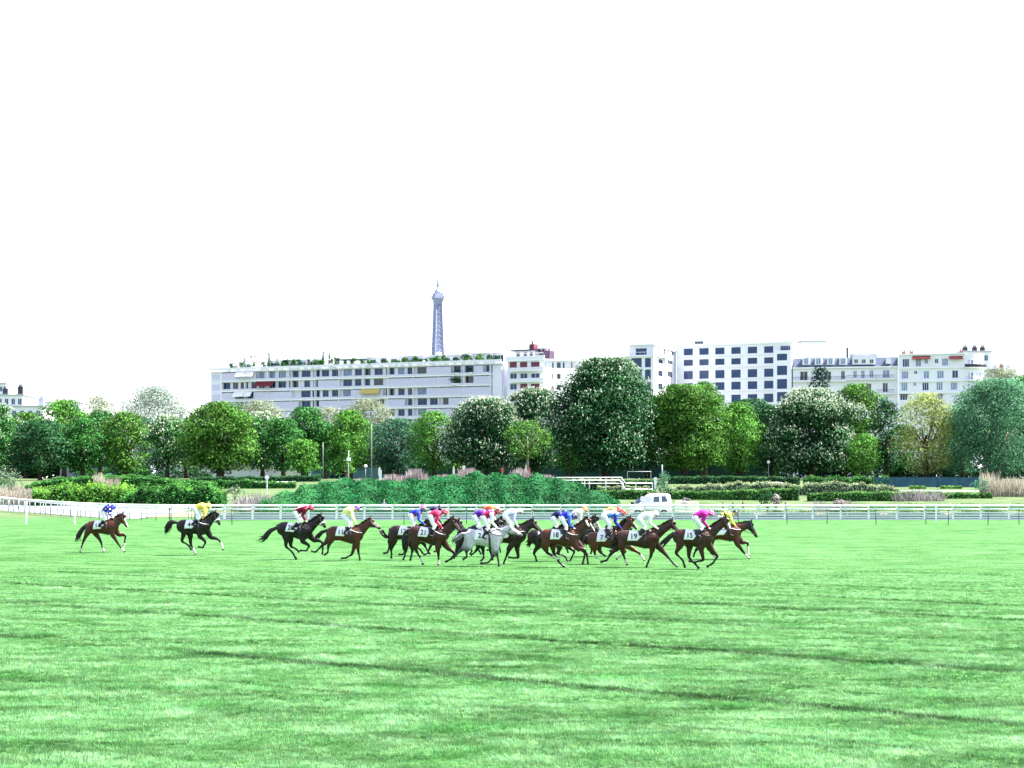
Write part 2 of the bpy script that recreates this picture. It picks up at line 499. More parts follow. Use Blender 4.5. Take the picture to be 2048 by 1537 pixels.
def stakes():
    proto = None
    pxs = [(596, 1053), (464, 1050), (340, 1047), (808, 1050), (933, 1048), (1065, 1049), (1477, 1050), (1574, 1049), (1654, 1049), (1752, 1050), (1852, 1049), (1896, 1050), (1976, 1050), (2038, 1050)]
    where = {0: 'left of the maroon rider', 1: 'between the golden yellow rider and the maroon rider', 2: 'by the tail of the near black horse', 3: 'behind the tail end of the middle group',
             4: 'behind the head of the brown horse', 5: 'above the stretched out dark bay head', 6: 'just ahead of the yellow and black rider', 7: 'first beyond the leading horse',
             8: 'second beyond the leading horse', 9: 'third beyond the leading horse', 10: 'close before the white marker pole', 11: 'just past the white marker pole', 12: 'next to last along the fence', 13: 'last along the fence at the edge of view'}
    for i, (px, py) in enumerate(pxs):
        D = gy(py)
        if proto is None:
            e = empty('stake', (0, 0, 0))
            b = MB(); b.tube([(0, 0, -.05), (.01, 0, .5), (-.01, 0, 1.12)], .032, 6); b.build('shaft', DARKMETAL, e, True)
            b = MB(); b.tube([(-.01, 0, 1.08), (-.01, 0, 1.16), (-.01, 0, 1.20)], [.055, .06, .02], 8); b.build('cap', DARKMETAL, e, True)
            proto = e; o = e
        else:
            o = proto.copy(); COL.objects.link(o)
            for ch in list(proto.children):
                c = ch.copy(); COL.objects.link(c); c.parent = o
        o.location = (wx(px, D), D, 0); o.rotation_euler = (0, R(rng.normal(0, 1.5)), rng.uniform(0, 6))
        tag(o, 'thin dark green stake in the turf ' + where[i], 'stake', 'dark stakes along the turf edge')
stakes()

def pole(px, py, top, r, label):
    D = gy(py); b = MB(); b.box(-r, r, -r, r, -.05, top); b.box(-r * .8, r * .8, -r * .8, r * .8, top, top + r)
    o = b.build('marker_pole', WHITE, None, False, (wx(px, D), D, 0))
    tag(o, label, 'pole', 'white marker poles')
pole(52, 1048.5, 1.72, .055, 'square white marker pole farthest from the race horses')
pole(149, 1048.5, 1.62, .055, 'square white marker pole beside the blue rider on the last horse')
pole(1872, 1046.5, 1.35, .06, 'square white marker pole in front of the fence beyond the leaders')

def rail_fence(name, pts, D, rails, label, cat='fence', group=None, post_every=2.6, pw=.05, rw=.045, hgt=None):
    """rail line given by photo points of its top edge; rails = heights below the top"""
    P = [np.array([wx(px, D), D, wz(py, D)]) for px, py in pts]
    e = empty(name, (P[0][0], D, ground_z(P[0][0], D))); tag(e, label, cat, group)
    o = np.array(e.location)
    for dz in rails:
        b = MB(); b.tube([p - o - np.array([0, 0, dz]) for p in P], rw, 6); b.build('rail', WHITE, e, True)
    tot = sum(np.linalg.norm(b - a) for a, b in zip(P[:-1], P[1:]))
    n = max(2, int(tot / post_every) + 1)
    cum = np.cumsum([0] + [np.linalg.norm(b - a) for a, b in zip(P[:-1], P[1:])])
    for t in np.linspace(0, tot, n):
        p = np.array([np.interp(t, cum, [q[k] for q in P]) for k in range(3)])
        b = MB(); b.box(-pw, pw, .04, .04 + pw * 1.6, ground_z(p[0], D) - p[2] - .1, .02)
        b.build('post', WHITE, e, False, p - o)
D1 = 205
rail_fence('rail_fence', [(1080, 955.5), (1243, 955.5), (1251, 967), (1305, 967)], D1, [0, .72], 'white three bar railing stepping down at one end, behind the big green bank', post_every=1.75)
rail_fence('rail_fence', [(1090, 961), (1238, 961), (1247, 967.5)], D1 + .25, [0], 'white middle bar of the stepped railing behind the green bank', post_every=3.5)
rail_fence('rail_fence', [(418, 966), (470, 965), (590, 964)], 229, [0], 'low single bar white rail between the left hedges', post_every=4.5)
rail_fence('rail_fence', [(1512, 966.5), (1520, 965.5), (1558, 965.5), (1566, 967)], 208, [0], 'short arched white rail above the clipped hedge', post_every=2.4)
rail_fence('rail_fence', [(1765, 982), (2010, 983)], 214, [0, .3], 'low white rail in front of the dark blue screen fence', post_every=3.2)
rail_fence('rail_fence', [(1255, 943.5), (1302, 943.5)], 250, [0], 'white horizontal bar beneath the big chestnut tree', post_every=3, pw=.02, rw=.02)

# crowd barrier beside the van
def barrier():
    D = 158.0; a = np.array([wx(1352, D), D, 0]); b_ = np.array([wx(1392, D), D - 1.5, 0])
    e = empty('crowd_barrier', (a[0], a[1], ground_z(a[0], a[1]) + .15)); tag(e, 'white metal crowd barrier standing behind the van', 'barrier')
    d = b_ - a; z0, z1 = .25, 1.22
    b = MB(); b.tube([(0, 0, 0), (0, 0, z1), tuple(d + np.array([0, 0, z1 - .12])), tuple(d)], .045, 6); b.tube([(0, 0, z0), tuple(d + np.array([0, 0, z0]))], .035, 6); b.build('frame', WHITE, e)
    for t in np.linspace(.07, .93, 13):
        b = MB(); p = d * t; b.tube([(p[0], p[1], z0), (p[0], p[1], z1 - .12 * t)], .026, 5); b.build('bar', WHITE, e)
barrier()
# ------------------------------------------------------------------ trees, hedges, shrubs
LEAF = {'dark': leaf_mat('leaf_dark', (0.030,0.105,0.039), (0.009,0.044,0.016), .22), 'olive': leaf_mat('leaf_olive', (.078,.195,.030), (.028,.092,.016), .25),
        'green': leaf_mat('leaf_green', (0.042,0.164,0.034), (0.016,0.080,0.019), .25), 'bright': leaf_mat('leaf_bright', (0.086,0.238,0.034), (0.037,0.127,0.023), .28),
        'blue': leaf_mat('leaf_blue', (0.051,0.140,0.081), (0.020,0.066,0.041), .25), 'lime': leaf_mat('leaf_lime', (0.289,0.357,0.111), (0.145,0.196,0.060), .35),
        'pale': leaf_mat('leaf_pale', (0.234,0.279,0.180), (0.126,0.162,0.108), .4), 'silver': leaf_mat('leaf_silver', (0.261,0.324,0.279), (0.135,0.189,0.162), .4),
        'teal': leaf_mat('leaf_teal', (0.095,0.243,0.135), (0.041,0.126,0.070), .35), 'hedge': leaf_mat('leaf_hedge', (0.052,0.162,0.038), (0.019,0.071,0.017), .2),
        'ivy': leaf_mat('leaf_ivy', (.012,.105,.030), (.005,.048,.013), .12), 'sage': leaf_mat('leaf_sage', (0.170,0.250,0.150), (0.085,0.140,0.080), .25),
        'scrub': leaf_mat('leaf_scrub', (0.300,0.270,0.270), (0.160,0.150,0.140)), 'cedar': leaf_mat('leaf_cedar', (0.020,0.065,0.050), (0.008,0.030,0.024), .2)}
BLOSSOM = mat('blossom', (.52,.58,.46), (.38,.44,.32), .6, .2, .5, attr='tint', trans=.25)

def trunk_mesh(h, r, crown_z, cw, limbs, lean=0.0):
    b = MB()
    pts = [(0, 0, -.4), (r * .1, 0, h * .12), (lean * .5, 0, h * .4), (lean, 0, crown_z)]
    b.tube(pts, [r * 1.35, r, r * .85, r * .5], 8)
    for k in range(limbs):
        a = 6.283 * k / limbs + random.uniform(-.4, .4); z = crown_z * random.uniform(.42, .8); rr = cw * random.uniform(.4, .75)
        b.tube([(lean * .6, 0, z), (lean + rr * .4 * math.cos(a), rr * .4 * math.sin(a), z + (crown_z) * .22), (lean + rr * math.cos(a), rr * math.sin(a), z + crown_z * .55 + random.uniform(0, 1))],
               [r * .42, r * .3, r * .10], 6)
    return mesh_py('trunk', b.v, b.f, True)

def crown_points(lobes, per, shell=.55):
    """leaf positions and outward normals over a set of lobes (centre, radii)"""
    C, Nn, T = [], [], []
    for (c, rad, tint) in lobes:
        n = per if np.isscalar(per) else per
        n = int(n * (rad[0] * rad[2]) )
        d = rng.normal(0, 1, (n, 3)); d /= np.linalg.norm(d, axis=1, keepdims=True)
        d[:, 2] = np.where(d[:, 2] < -.35, -d[:, 2], d[:, 2])
        rr = shell + (1.08 - shell) * rng.random((n, 1)) ** .6
        C.append(np.array(c) + d * rr * np.array(rad)); Nn.append(d * np.array([1, 1, 1.1]))
        T.append(np.full(n, tint) * (1 + .28 * rng.normal(size=n)))
    return np.concatenate(C), np.concatenate(Nn), np.concatenate(T)

def tree(px, top, wpx, D, kind, label, base_y=None, crown_lo=None, leaf=.42, dens=20, blossom=0, name='tree', shape='round', trunk_r=None, limbs=6, cat='tree', group='trees along the far side of the racecourse', lobes_n=None, bark=None, gap=.55, lobe=.30):
    x = wx(px, D); zb = ground_z(x, D); zt = wz(top, D); w = wpx / FPX * D
    H = zt - zb
    lo = max((wz(crown_lo, D) - zb) * .55, .25) if crown_lo else H * .10
    e = empty(name, (x, D, zb)); tag(e, label, cat, group)
    ch = H - lo; rx = w / 2 * (1.10 if shape == 'cone' else 1.22); rz = ch / 2; cz = lo + rz
    lobes = []
    n = lobes_n or int(26 + 11 * rx)
    ph1, ph2 = rng.uniform(0, 6.28, 2)
    for k in range(n):
        t = -1 + 2 * (k + rng.random()) / n
        if shape == 'cone': prof = .18 + .82 * ((1 - t) / 2) ** .8
        elif shape == 'egg' and t > 0: prof = (1 - t ** 1.6) ** .62
        else: prof = (1 - abs(t) ** 2.4) ** .5 if t > 0 else (1 - abs(t) ** 6) ** .5 * (1 - .10 * abs(t))
        az = rng.uniform(0, 6.283); f = (.30 + .70 * rng.random()) ** .6
        lr = lobe * (.72 + .6 * rng.random())
        r_ = min(rx, rz) * lr * 1.15
        rho = max(rx * prof - r_ * .75, 0) * f * (1 + .10 * rng.normal()) * (1 + .13 * math.sin(2 * az + ph1) + .12 * math.sin(4 * t + ph2 + az))
        c = (rho * math.cos(az), rho * math.sin(az), cz + t * (rz - r_ * .40))
        lobes.append((c, (r_ * 1.1, r_ * 1.1, r_ * .82), .66 + .62 * rng.random()))
    C, Nn, T = crown_points(lobes, dens * 2.3, gap)
    keep = (C[:, 2] > lo * .8) & (C[:, 2] < H * 1.01)
    C, Nn, T = C[keep], Nn[keep], T[keep]
    V, F = leaf_quads(C, Nn, leaf * .95 * rng.uniform(.6, 1.35, len(C)), .62, .38)
    me = mesh_np('crown', V, F)
    t3 = np.column_stack([T * rng.uniform(.85, 1.2, len(T)), T, T * rng.uniform(.8, 1.15, len(T))]).clip(.25, 2.0)
    tint_attr(me, t3)
    link('crown', me, LEAF[kind], e)
    if blossom:
        nb = int(len(C) * blossom * .62)
        rad_ = np.linalg.norm((C - np.array([0, 0, cz])) / np.array([rx, rx, rz]), axis=1)
        pr = np.clip(rad_ - .45, .02, 1) ** 2 * np.clip(Nn[:, 2] + .6, .1, 2) * np.clip(T, .3, 1.4) ** 2; pr /= pr.sum()
        idx = rng.choice(len(C), nb, replace=False, p=pr)
        out = C[idx] + Nn[idx] * .20 + np.array([0, 0, .16])
        Vb, Fb = [], []
        N2 = np.column_stack([rng.normal(0, 1, nb), rng.normal(0, 1, nb), rng.normal(0, .15, nb)])
        V1, F1 = leaf_quads(out, N2, .36 * rng.uniform(.7, 1.3, nb), .55, .1)
        mb = mesh_np('blossom', V1, F1); tt = rng.uniform(.65, 1.2, nb); tint_attr(mb, np.column_stack([tt, tt, tt * .97]))
        o = link('blossom', mb, BLOSSOM, e); o['kind'] = 'stuff'
    tr = trunk_r or (.16 + .018 * H)
    link('trunk', trunk_mesh(H, tr, cz, rx, limbs), bark or BARK, e)
    return e

CH = 'trees along the far side of the racecourse'
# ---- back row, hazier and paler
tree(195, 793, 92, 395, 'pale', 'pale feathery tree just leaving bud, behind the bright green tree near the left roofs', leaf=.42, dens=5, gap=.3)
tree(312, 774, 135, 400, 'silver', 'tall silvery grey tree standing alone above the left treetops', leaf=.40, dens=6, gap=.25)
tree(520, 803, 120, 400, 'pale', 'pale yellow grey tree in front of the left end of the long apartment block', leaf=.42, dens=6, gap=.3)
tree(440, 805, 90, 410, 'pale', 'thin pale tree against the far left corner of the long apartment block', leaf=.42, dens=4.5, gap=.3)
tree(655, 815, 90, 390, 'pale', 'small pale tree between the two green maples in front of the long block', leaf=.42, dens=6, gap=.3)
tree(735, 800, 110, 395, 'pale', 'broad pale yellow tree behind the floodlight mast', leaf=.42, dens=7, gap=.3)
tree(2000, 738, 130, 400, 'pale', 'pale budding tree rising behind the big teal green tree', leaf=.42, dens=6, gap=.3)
tree(1640, 734, 100, 330, 'cedar', 'dark tiered cedar in front of the slate roofed building', shape='cone', leaf=.5, dens=9, lobe=.22, gap=.4)
tree(1500, 800, 120, 330, 'dark', 'dark blue green tree filling the gap below the white office building', leaf=.5, dens=13)
tree(1055, 800, 60, 330, 'bright', 'small bright green treetop below the corner block', leaf=.42, dens=10)
# ---- front row from one side to the other
tree(-8, 812, 95, 285, 'green', 'dark chestnut tree with cream blossom cut by the picture edge', blossom=.16)
tree(52, 826, 80, 300, 'olive', 'rounded green tree behind the leftmost dark maple', dens=16)
tree(80, 842, 120, 268, 'dark', 'large deep green maple with dense low crown at the left of the row', crown_lo=946, dens=21)
tree(128, 801, 95, 292, 'bright', 'tall bright green tree topping the left group', dens=17)
tree(165, 838, 75, 272, 'green', 'green maple standing against the deep green one', crown_lo=944, dens=18)
tree(200, 822, 72, 285, 'green', 'green tree beneath the pale feathery tree', dens=15)
tree(252, 826, 92, 276, 'olive', 'olive green tree with layered branches beside the blue grey wall', crown_lo=948, dens=15)
tree(292, 838, 60, 296, 'blue', 'blue green tree behind the white blossomed chestnut', dens=12)
tree(334, 834, 82, 270, 'green', 'narrow chestnut covered in creamy white blossom', blossom=.30, dens=17, crown_lo=944)
tree(372, 838, 70, 282, 'bright', 'light green tree between the white chestnut and the big olive maple', dens=14)
tree(440, 806, 142, 266, 'olive', 'big dome shaped olive green maple with forked trunk', crown_lo=945, dens=22, trunk_r=.55)
tree(525, 828, 88, 282, 'green', 'chestnut with a white blossom cap beside the olive maple', blossom=.28, dens=17)
tree(566, 838, 78, 268, 'green', 'mid green maple with a clear dark trunk by the white wall', crown_lo=938, dens=19)
tree(612, 816, 92, 276, 'green', 'tall fresh green maple rising above the white wall', crown_lo=930, dens=20)
tree(604, 880, 66, 262, 'bright', 'small round maple in front of the white wall', crown_lo=945, dens=19)
tree(700, 822, 90, 276, 'bright', 'bright green tree beside the floodlight mast', crown_lo=938, dens=18)
tree(692, 886, 46, 258, 'bright', 'young conical tree glowing green before the darker trees', shape='cone', crown_lo=946, dens=24, leaf=.34)
tree(795, 838, 96, 278, 'blue', 'blue green tree with fine foliage left of the yellow green one', crown_lo=946, dens=17, leaf=.36)
tree(868, 824, 92, 272, 'bright', 'yellow green tree with airy open crown and dark trunk', crown_lo=942, dens=15, leaf=.36)
tree(972, 800, 138, 268, 'dark', 'round chestnut thickly flecked with cream flowers', crown_lo=940, dens=22, blossom=.24)
tree(1072, 780, 112, 280, 'dark', 'taller chestnut with cream flowers left of the giant one', crown_lo=938, dens=20, blossom=.17)
tree(1055, 842, 92, 252, 'olive', 'small spreading olive tree with a pale bare trunk', crown_lo=890, dens=15, leaf=.34, bark=BARK_PALE, limbs=7, trunk_r=.22)
tree(1140, 880, 56, 262, 'bright', 'low bright green tree at the foot of the giant chestnut', crown_lo=950, dens=18, leaf=.36)
tree(1213, 721, 192, 264, 'dark', 'giant round chestnut, the tallest of the row, speckled with cream flowers', crown_lo=946, dens=24, blossom=.11, trunk_r=.6, shape='egg')
tree(1368, 772, 146, 266, 'olive', 'broad olive and yellow green maple right of the giant chestnut', crown_lo=938, dens=23, trunk_r=.5)
tree(1408, 765, 84, 288, 'olive', 'olive treetop showing above and behind the broad maple', dens=17)
tree(1478, 806, 88, 272, 'bright', 'vivid green tree in front of the dark trees', crown_lo=945, dens=18)
tree(1545, 812, 90, 284, 'dark', 'shadowy dark tree between the vivid green tree and the white flowered chestnut', crown_lo=955, dens=17)
tree(1622, 782, 168, 268, 'dark', 'wide chestnut with dense white blossom below the slate roofed building', crown_lo=945, dens=23, blossom=.26, trunk_r=.5)
tree(1712, 770, 108, 284, 'olive', 'tall green tree behind the wide white flowered chestnut', crown_lo=945, dens=20)
tree(1728, 868, 62, 262, 'bright', 'low fresh green tree in front of the tall green one', crown_lo=948, dens=19, leaf=.36)
tree(1773, 802, 66, 276, 'dark', 'slim dark green tree left of the lime yellow tree', crown_lo=948, dens=18)
tree(1852, 788, 112, 262, 'lime', 'lime yellow tree with feathery foliage and dark trunk', crown_lo=950, dens=15, leaf=.34, gap=.35)
tree(1925, 808, 90, 276, 'teal', 'blue green tree touching the lime yellow one', crown_lo=948, dens=17, leaf=.34)
tree(1995, 760, 172, 258, 'teal', 'large soft teal green tree filling the right end of the row', crown_lo=955, dens=19, leaf=.34, bark=BARK_PALE, gap=.4)
tree(2062, 752, 130, 284, 'green', 'green tree cut by the right picture edge', crown_lo=950, dens=16)

for k, (px, top, w, D, kd, lab) in enumerate((
    (100, 846, 80, 305, 'green', 'shaded green tree behind the deep green maple'), (228, 850, 70, 305, 'green', 'shaded green tree behind the olive green one with layered branches'),
    (395, 848, 70, 300, 'green', 'shaded green tree left of the big olive maple'), (492, 846, 70, 300, 'green', 'shaded green tree in the gap right of the big olive maple'),
    (650, 848, 70, 302, 'green', 'shaded green tree in the gap left of the bright green one'), (752, 850, 70, 304, 'blue', 'shaded blue green tree behind the floodlight mast'),
    (832, 848, 70, 302, 'green', 'shaded green tree between the blue green and yellow green ones'), (915, 850, 60, 302, 'bright', 'green tree squeezed left of the round flowered chestnut'),
    (1020, 850, 70, 305, 'dark', 'dark tree in the gap between the two flowered chestnuts'), (1128, 845, 80, 300, 'dark', 'dark tree left of the giant chestnut'),
    (1300, 850, 80, 300, 'dark', 'dark tree in the gap right of the giant chestnut'), (1440, 846, 80, 298, 'green', 'deep green tree beside the vivid green one'),
    (1690, 830, 90, 300, 'dark', 'dark tree behind the low fresh green one'), (1800, 850, 70, 298, 'green', 'deep green tree left of the lime yellow one'), (1905, 838, 80, 300, 'green', 'deep green tree between the lime yellow and teal trees'))):
    tree(px, top, w, D, kd, lab, crown_lo=946, dens=13)

# ---- low plants
def shrub(px, top, wpx, D, kind, label, leaf=.26, dens=60, name='shrub', cat='shrub', group=None, stem=True, base=None):
    x = wx(px, D); zb = ground_z(x, D) if base is None else base; H = wz(top, D) - zb; w = wpx / FPX * D
    e = empty(name, (x, D, zb)); tag(e, label, cat, group)
    lobes = []
    for k in range(14):
        d = rng.normal(0, 1, 3); d /= np.linalg.norm(d); d[2] = abs(d[2])
        lobes.append(((d[0] * w * .27, d[1] * w * .27, H * .35 + d[2] * H * .32), (w * .24, w * .24, H * .28), .7 + .5 * rng.random()))
    C, Nn, T = crown_points(lobes, dens, .5); C[:, 2] = np.maximum(C[:, 2], .05)
    V, F = leaf_quads(C, Nn, leaf * rng.uniform(.6, 1.3, len(C)), .6, .55)
    me = mesh_np('foliage', V, F); tint_attr(me, np.column_stack([T, T, T]).clip(.25, 2)); link('foliage', me, LEAF[kind], e)
    b = MB()
    for k in range(4):
        a = k * 1.6; b.tube([(0, 0, -.1), (w * .08 * math.cos(a), w * .08 * math.sin(a), H * .3), (w * .25 * math.cos(a), w * .25 * math.sin(a), H * .75)], [.05, .035, .012], 5)
    b.build('stem', BARK, e)
    return e

def hedge(pts, D, depth, kind, label, leaf=.2, dens=75, drop=None, rough=.12, name='hedge', cat='hedge'):
    """clipped or loose hedge: photo points of its top edge, its foot on the terrain"""
    xs_ = np.linspace(wx(pts[0][0], D), wx(pts[-1][0], D), 60)
    zt = np.interp(xs_, [wx(p[0], D) for p in pts], [wz(p[1], D) for p in pts]) + rough * np.sin(xs_ * 1.9) * .5 + rough * .4 * np.sin(xs_ * 5.3 + 1)
    zb = np.array([ground_z(x, D) for x in xs_]) - .1
    zt = np.maximum(zt, zb + .35)
    x0 = xs_[0]
    V, F = [], []
    ins = leaf * .8
    for x, a, b in zip(xs_, zb, zt):
        V += [(x - x0, 0 + ins, a), (x - x0, 0 + ins * 1.6, b - ins), (x - x0, depth - ins * 1.6, b - ins), (x - x0, depth - ins, a)]
    for i in range(len(xs_) - 1):
        for k in range(3): F.append((i*4+k, (i+1)*4+k, (i+1)*4+k+1, i*4+k+1))
    F += [(0, 1, 2, 3), tuple((len(xs_) - 1) * 4 + k for k in (3, 2, 1, 0))]
    Lx = xs_[-1] - x0; hm = float(np.mean(zt - zb))
    n1 = int(Lx * hm * dens); n2 = int(Lx * depth * dens); n3 = int(depth * hm * dens)
    u = rng.random(n1) * Lx; v = rng.random(n1)
    za = np.interp(u, xs_ - x0, zb); zc = np.interp(u, xs_ - x0, zt)
    C1 = np.column_stack([u, rng.normal(0, rough * .6, n1), za + (zc - za) * v]); N1 = np.tile([0, -1, .35], (n1, 1))
    u = rng.random(n2) * Lx; zc = np.interp(u, xs_ - x0, zt)
    C2 = np.column_stack([u, rng.random(n2) * depth, zc + rng.normal(0, rough * .5, n2)]); N2 = np.tile([0, -.2, 1], (n2, 1))
    s_ = rng.integers(0, 2, n3); v = rng.random(n3)
    C3 = np.column_stack([s_ * Lx, rng.random(n3) * depth, np.where(s_ == 0, zb[0] + (zt[0] - zb[0]) * v, zb[-1] + (zt[-1] - zb[-1]) * v)]); N3 = np.column_stack([s_ * 2. - 1, np.zeros(n3), np.full(n3, .3)])
    C = np.concatenate([C1, C2, C3]); Nn = np.concatenate([N1, N2, N3]).astype(float)
    Vl, Fl = leaf_quads(C, Nn, leaf * rng.uniform(.6, 1.4, len(C)), .65, .5)
    e = empty(name, (x0, D, 0)); tag(e, label, cat)
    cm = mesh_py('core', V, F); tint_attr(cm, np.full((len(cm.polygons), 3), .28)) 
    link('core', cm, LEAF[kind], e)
    me = mesh_np('foliage', Vl, Fl); T = rng.uniform(.55, 1.4, len(C)) * (1 + .2 * np.sin(C[:, 0] * 2.1)); sun_top = np.where(np.arange(len(C)) < n1, 0, 1) * np.where(np.arange(len(C)) < n1 + n2, 1, 0) * rng.random(len(C)); tint_attr(me, np.column_stack([T * (1 + .9 * sun_top), T * (1 + .35 * sun_top), T]))  # top leaves tinted lighter and yellower: sunlight put into their colour
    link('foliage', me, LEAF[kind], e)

hedge([(62, 968), (110, 957), (200, 954), (260, 951), (310, 955), (352, 961)], 232, 1.6, 'green', 'upper bright hedge curving over the rise below the left trees')
hedge([(50, 972), (110, 961), (170, 957), (250, 955), (330, 960), (430, 967)], 224, 1.5, 'green', 'lower dark clipped hedge curving over the left rise')
hedge([(350, 966), (420, 963), (500, 961), (540, 965), (590, 966)], 226, 1.2, 'green', 'thin hedge strip either side of the low white rail')
hedge([(380, 956), (480, 955), (640, 952)], 252, 1.5, 'dark', 'dark shaded hedge at the foot of the white wall')
hedge([(64, 986), (100, 980), (160, 977), (220, 978), (268, 986)], 184, 4.5, 'bright', 'bushy green hedge beside the service road, left half', rough=.55, leaf=.24, dens=60)
hedge([(240, 992), (280, 983), (340, 976), (400, 976), (440, 984)], 178, 4.5, 'green', 'bushy green hedge behind the blue and yellow riders', rough=.55, leaf=.24, dens=60)
hedge([(1105, 960), (1230, 962), (1310, 962)], 216, 1.5, 'dark', 'dark hedge behind the stepped white railing')
hedge([(1195, 975), (1240, 974), (1300, 975)], 212, 1.4, 'sage', 'grey green hedge between the stepped railing and the van', leaf=.18)
hedge([(1198, 983), (1260, 982), (1312, 984)], 200, 1.4, 'hedge', 'dark clipped hedge just left of the van roof')
hedge([(1335, 976), (1420, 972), (1480, 967), (1560, 968), (1598, 974)], 205, 1.8, 'sage', 'loose grey green hedge under the short arched rail', rough=.2)
hedge([(1345, 984), (1420, 984), (1500, 981), (1598, 978)], 201, 1.5, 'hedge', 'dark clipped hedge right of the van')
hedge([(1338, 955), (1450, 954), (1600, 956)], 240, 1.6, 'dark', 'shaded hedge below the broad olive maple')
hedge([(1600, 972), (1660, 966), (1760, 972), (1800, 980)], 212, 1.8, 'sage', 'loose olive grey hedge right of the clipped one', rough=.2)
hedge([(1618, 988), (1700, 986), (1780, 985), (1830, 988)], 199, 1.5, 'hedge', 'dark clipped hedge at the right end of the lawn')
hedge([(1832, 986), (1900, 987), (1985, 988)], 203, 1.3, 'hedge', 'dark hedge strip beneath the low white rail')
hedge([(1885, 973), (1925, 973)], 226, 1.2, 'bright', 'small box hedge right of the lime tree trunk', rough=.04)
hedge([(1822, 973), (1852, 973)], 226, 1.2, 'bright', 'small box hedge left of the lime tree trunk', rough=.04)
hedge([(1610, 957), (1700, 957), (1780, 958)], 229, 1.5, 'green', 'ragged hedge in front of the screen fence under the white flowered chestnut', rough=.3)
shrub(16, 918, 62, 205, 'sage', 'round grey green bush at the left picture edge', dens=40)
shrub(12, 958, 50, 190, 'ivy', 'small dark bush below the round grey one', dens=50)
shrub(1328, 936, 40, 176, 'teal', 'slender young tree with loose leaves behind the van', leaf=.24, dens=40)
shrub(1962, 952, 44, 205, 'teal', 'small young tree before the dark blue screen', leaf=.24, dens=40)
shrub(1535, 982, 42, 172, 'dark', 'dark rounded bush on the lawn right of the clipped hedge', dens=60)
shrub(1552, 986, 26, 170, 'scrub', 'grey leaved bush in front of the dark rounded one', dens=70)
shrub(1372, 993, 26, 172, 'scrub', 'grey tuft shrub behind the crowd barrier', dens=70)
shrub(470, 968, 44, 200, 'sage', 'sage coloured bush left of the lilac scrub')
shrub(215, 945, 50, 240, 'blue', 'blue green bush below the olive tree on the left')
shrub(1680, 996, 40, 168, 'scrub', 'reddish grey bush in front of the dark hedge', dens=60)

# ---- the big ivy bank in the middle
def bank():
    D0 = 162.0
    prof = [(520, 1008), (560, 992), (600, 975), (640, 968), (700, 963), (770, 966), (830, 960), (900, 957), (960, 952), (1030, 951), (1080, 954), (1110, 960), (1150, 970), (1190, 985), (1240, 1004)]
    e = empty('shrub_bank', (wx(870, D0), D0, 0)); tag(e, 'large dark green shrub covered bank behind the middle of the fence', 'bank')
    ox = e.location.x
    X = np.linspace(wx(520, D0), wx(1240, D0), 90); S = np.linspace(0, 1, 14)
    def surf(x, s):
        D = D0 + 15 * s
        px = CX + x / D0 * FPX
        top = wz(np.interp(px, [p[0] for p in prof], [p[1] for p in prof]), D0 + 13)
        h = np.sin(np.minimum(s / .85, 1) * math.pi / 2) ** .8
        zb = np.interp(D, [140, 152, 172, 200], [0, .05, .28, 1.0])
        z = zb + np.maximum(top - zb, 0) * h - np.where(s > .85, (s - .85) * 8, 0)
        z = z + .22 * np.sin(x * 1.3 + 4 * s) * np.sin(9 * s + x * .7) * h + .12 * np.sin(x * 3.1) * h
        return np.column_stack([x * (D / D0) - ox, D - D0, z])
    gx_, gs = np.meshgrid(X, S); P = surf(gx_.ravel(), gs.ravel())
    i = np.arange(len(P)).reshape(len(S), len(X)); F = np.stack([i[:-1, :-1], i[:-1, 1:], i[1:, 1:], i[1:, :-1]], -1).reshape(-1, 4)
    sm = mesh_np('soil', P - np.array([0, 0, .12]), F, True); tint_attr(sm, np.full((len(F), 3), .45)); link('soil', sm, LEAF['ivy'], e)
    n = 52000
    x = rng.uniform(X[0], X[-1], n); s = rng.random(n) ** 1.1 * .95
    C = surf(x, s); px = CX + x / D0 * FPX
    clump = np.sin(x * 2.3 + 3 * np.sin(s * 9)) * np.sin(s * 16 + 2 * np.sin(x * 1.1))
    C[:, 2] += .12 * clump + rng.normal(0, .07, n)
    Nn = np.tile([.1, -.75, .8], (n, 1)) + np.column_stack([.5 * np.cos(x * 2.3), np.zeros(n), .4 * clump])
    V, F = leaf_quads(C, Nn, .21 * rng.uniform(.6, 1.3, n), .65, .5)
    me = mesh_np('foliage', V, F); T = rng.uniform(.75, 1.25, n) * (1 + .16 * clump)
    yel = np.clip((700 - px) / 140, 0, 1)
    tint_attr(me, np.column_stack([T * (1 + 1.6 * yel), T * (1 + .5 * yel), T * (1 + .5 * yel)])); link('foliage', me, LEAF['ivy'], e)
bank()

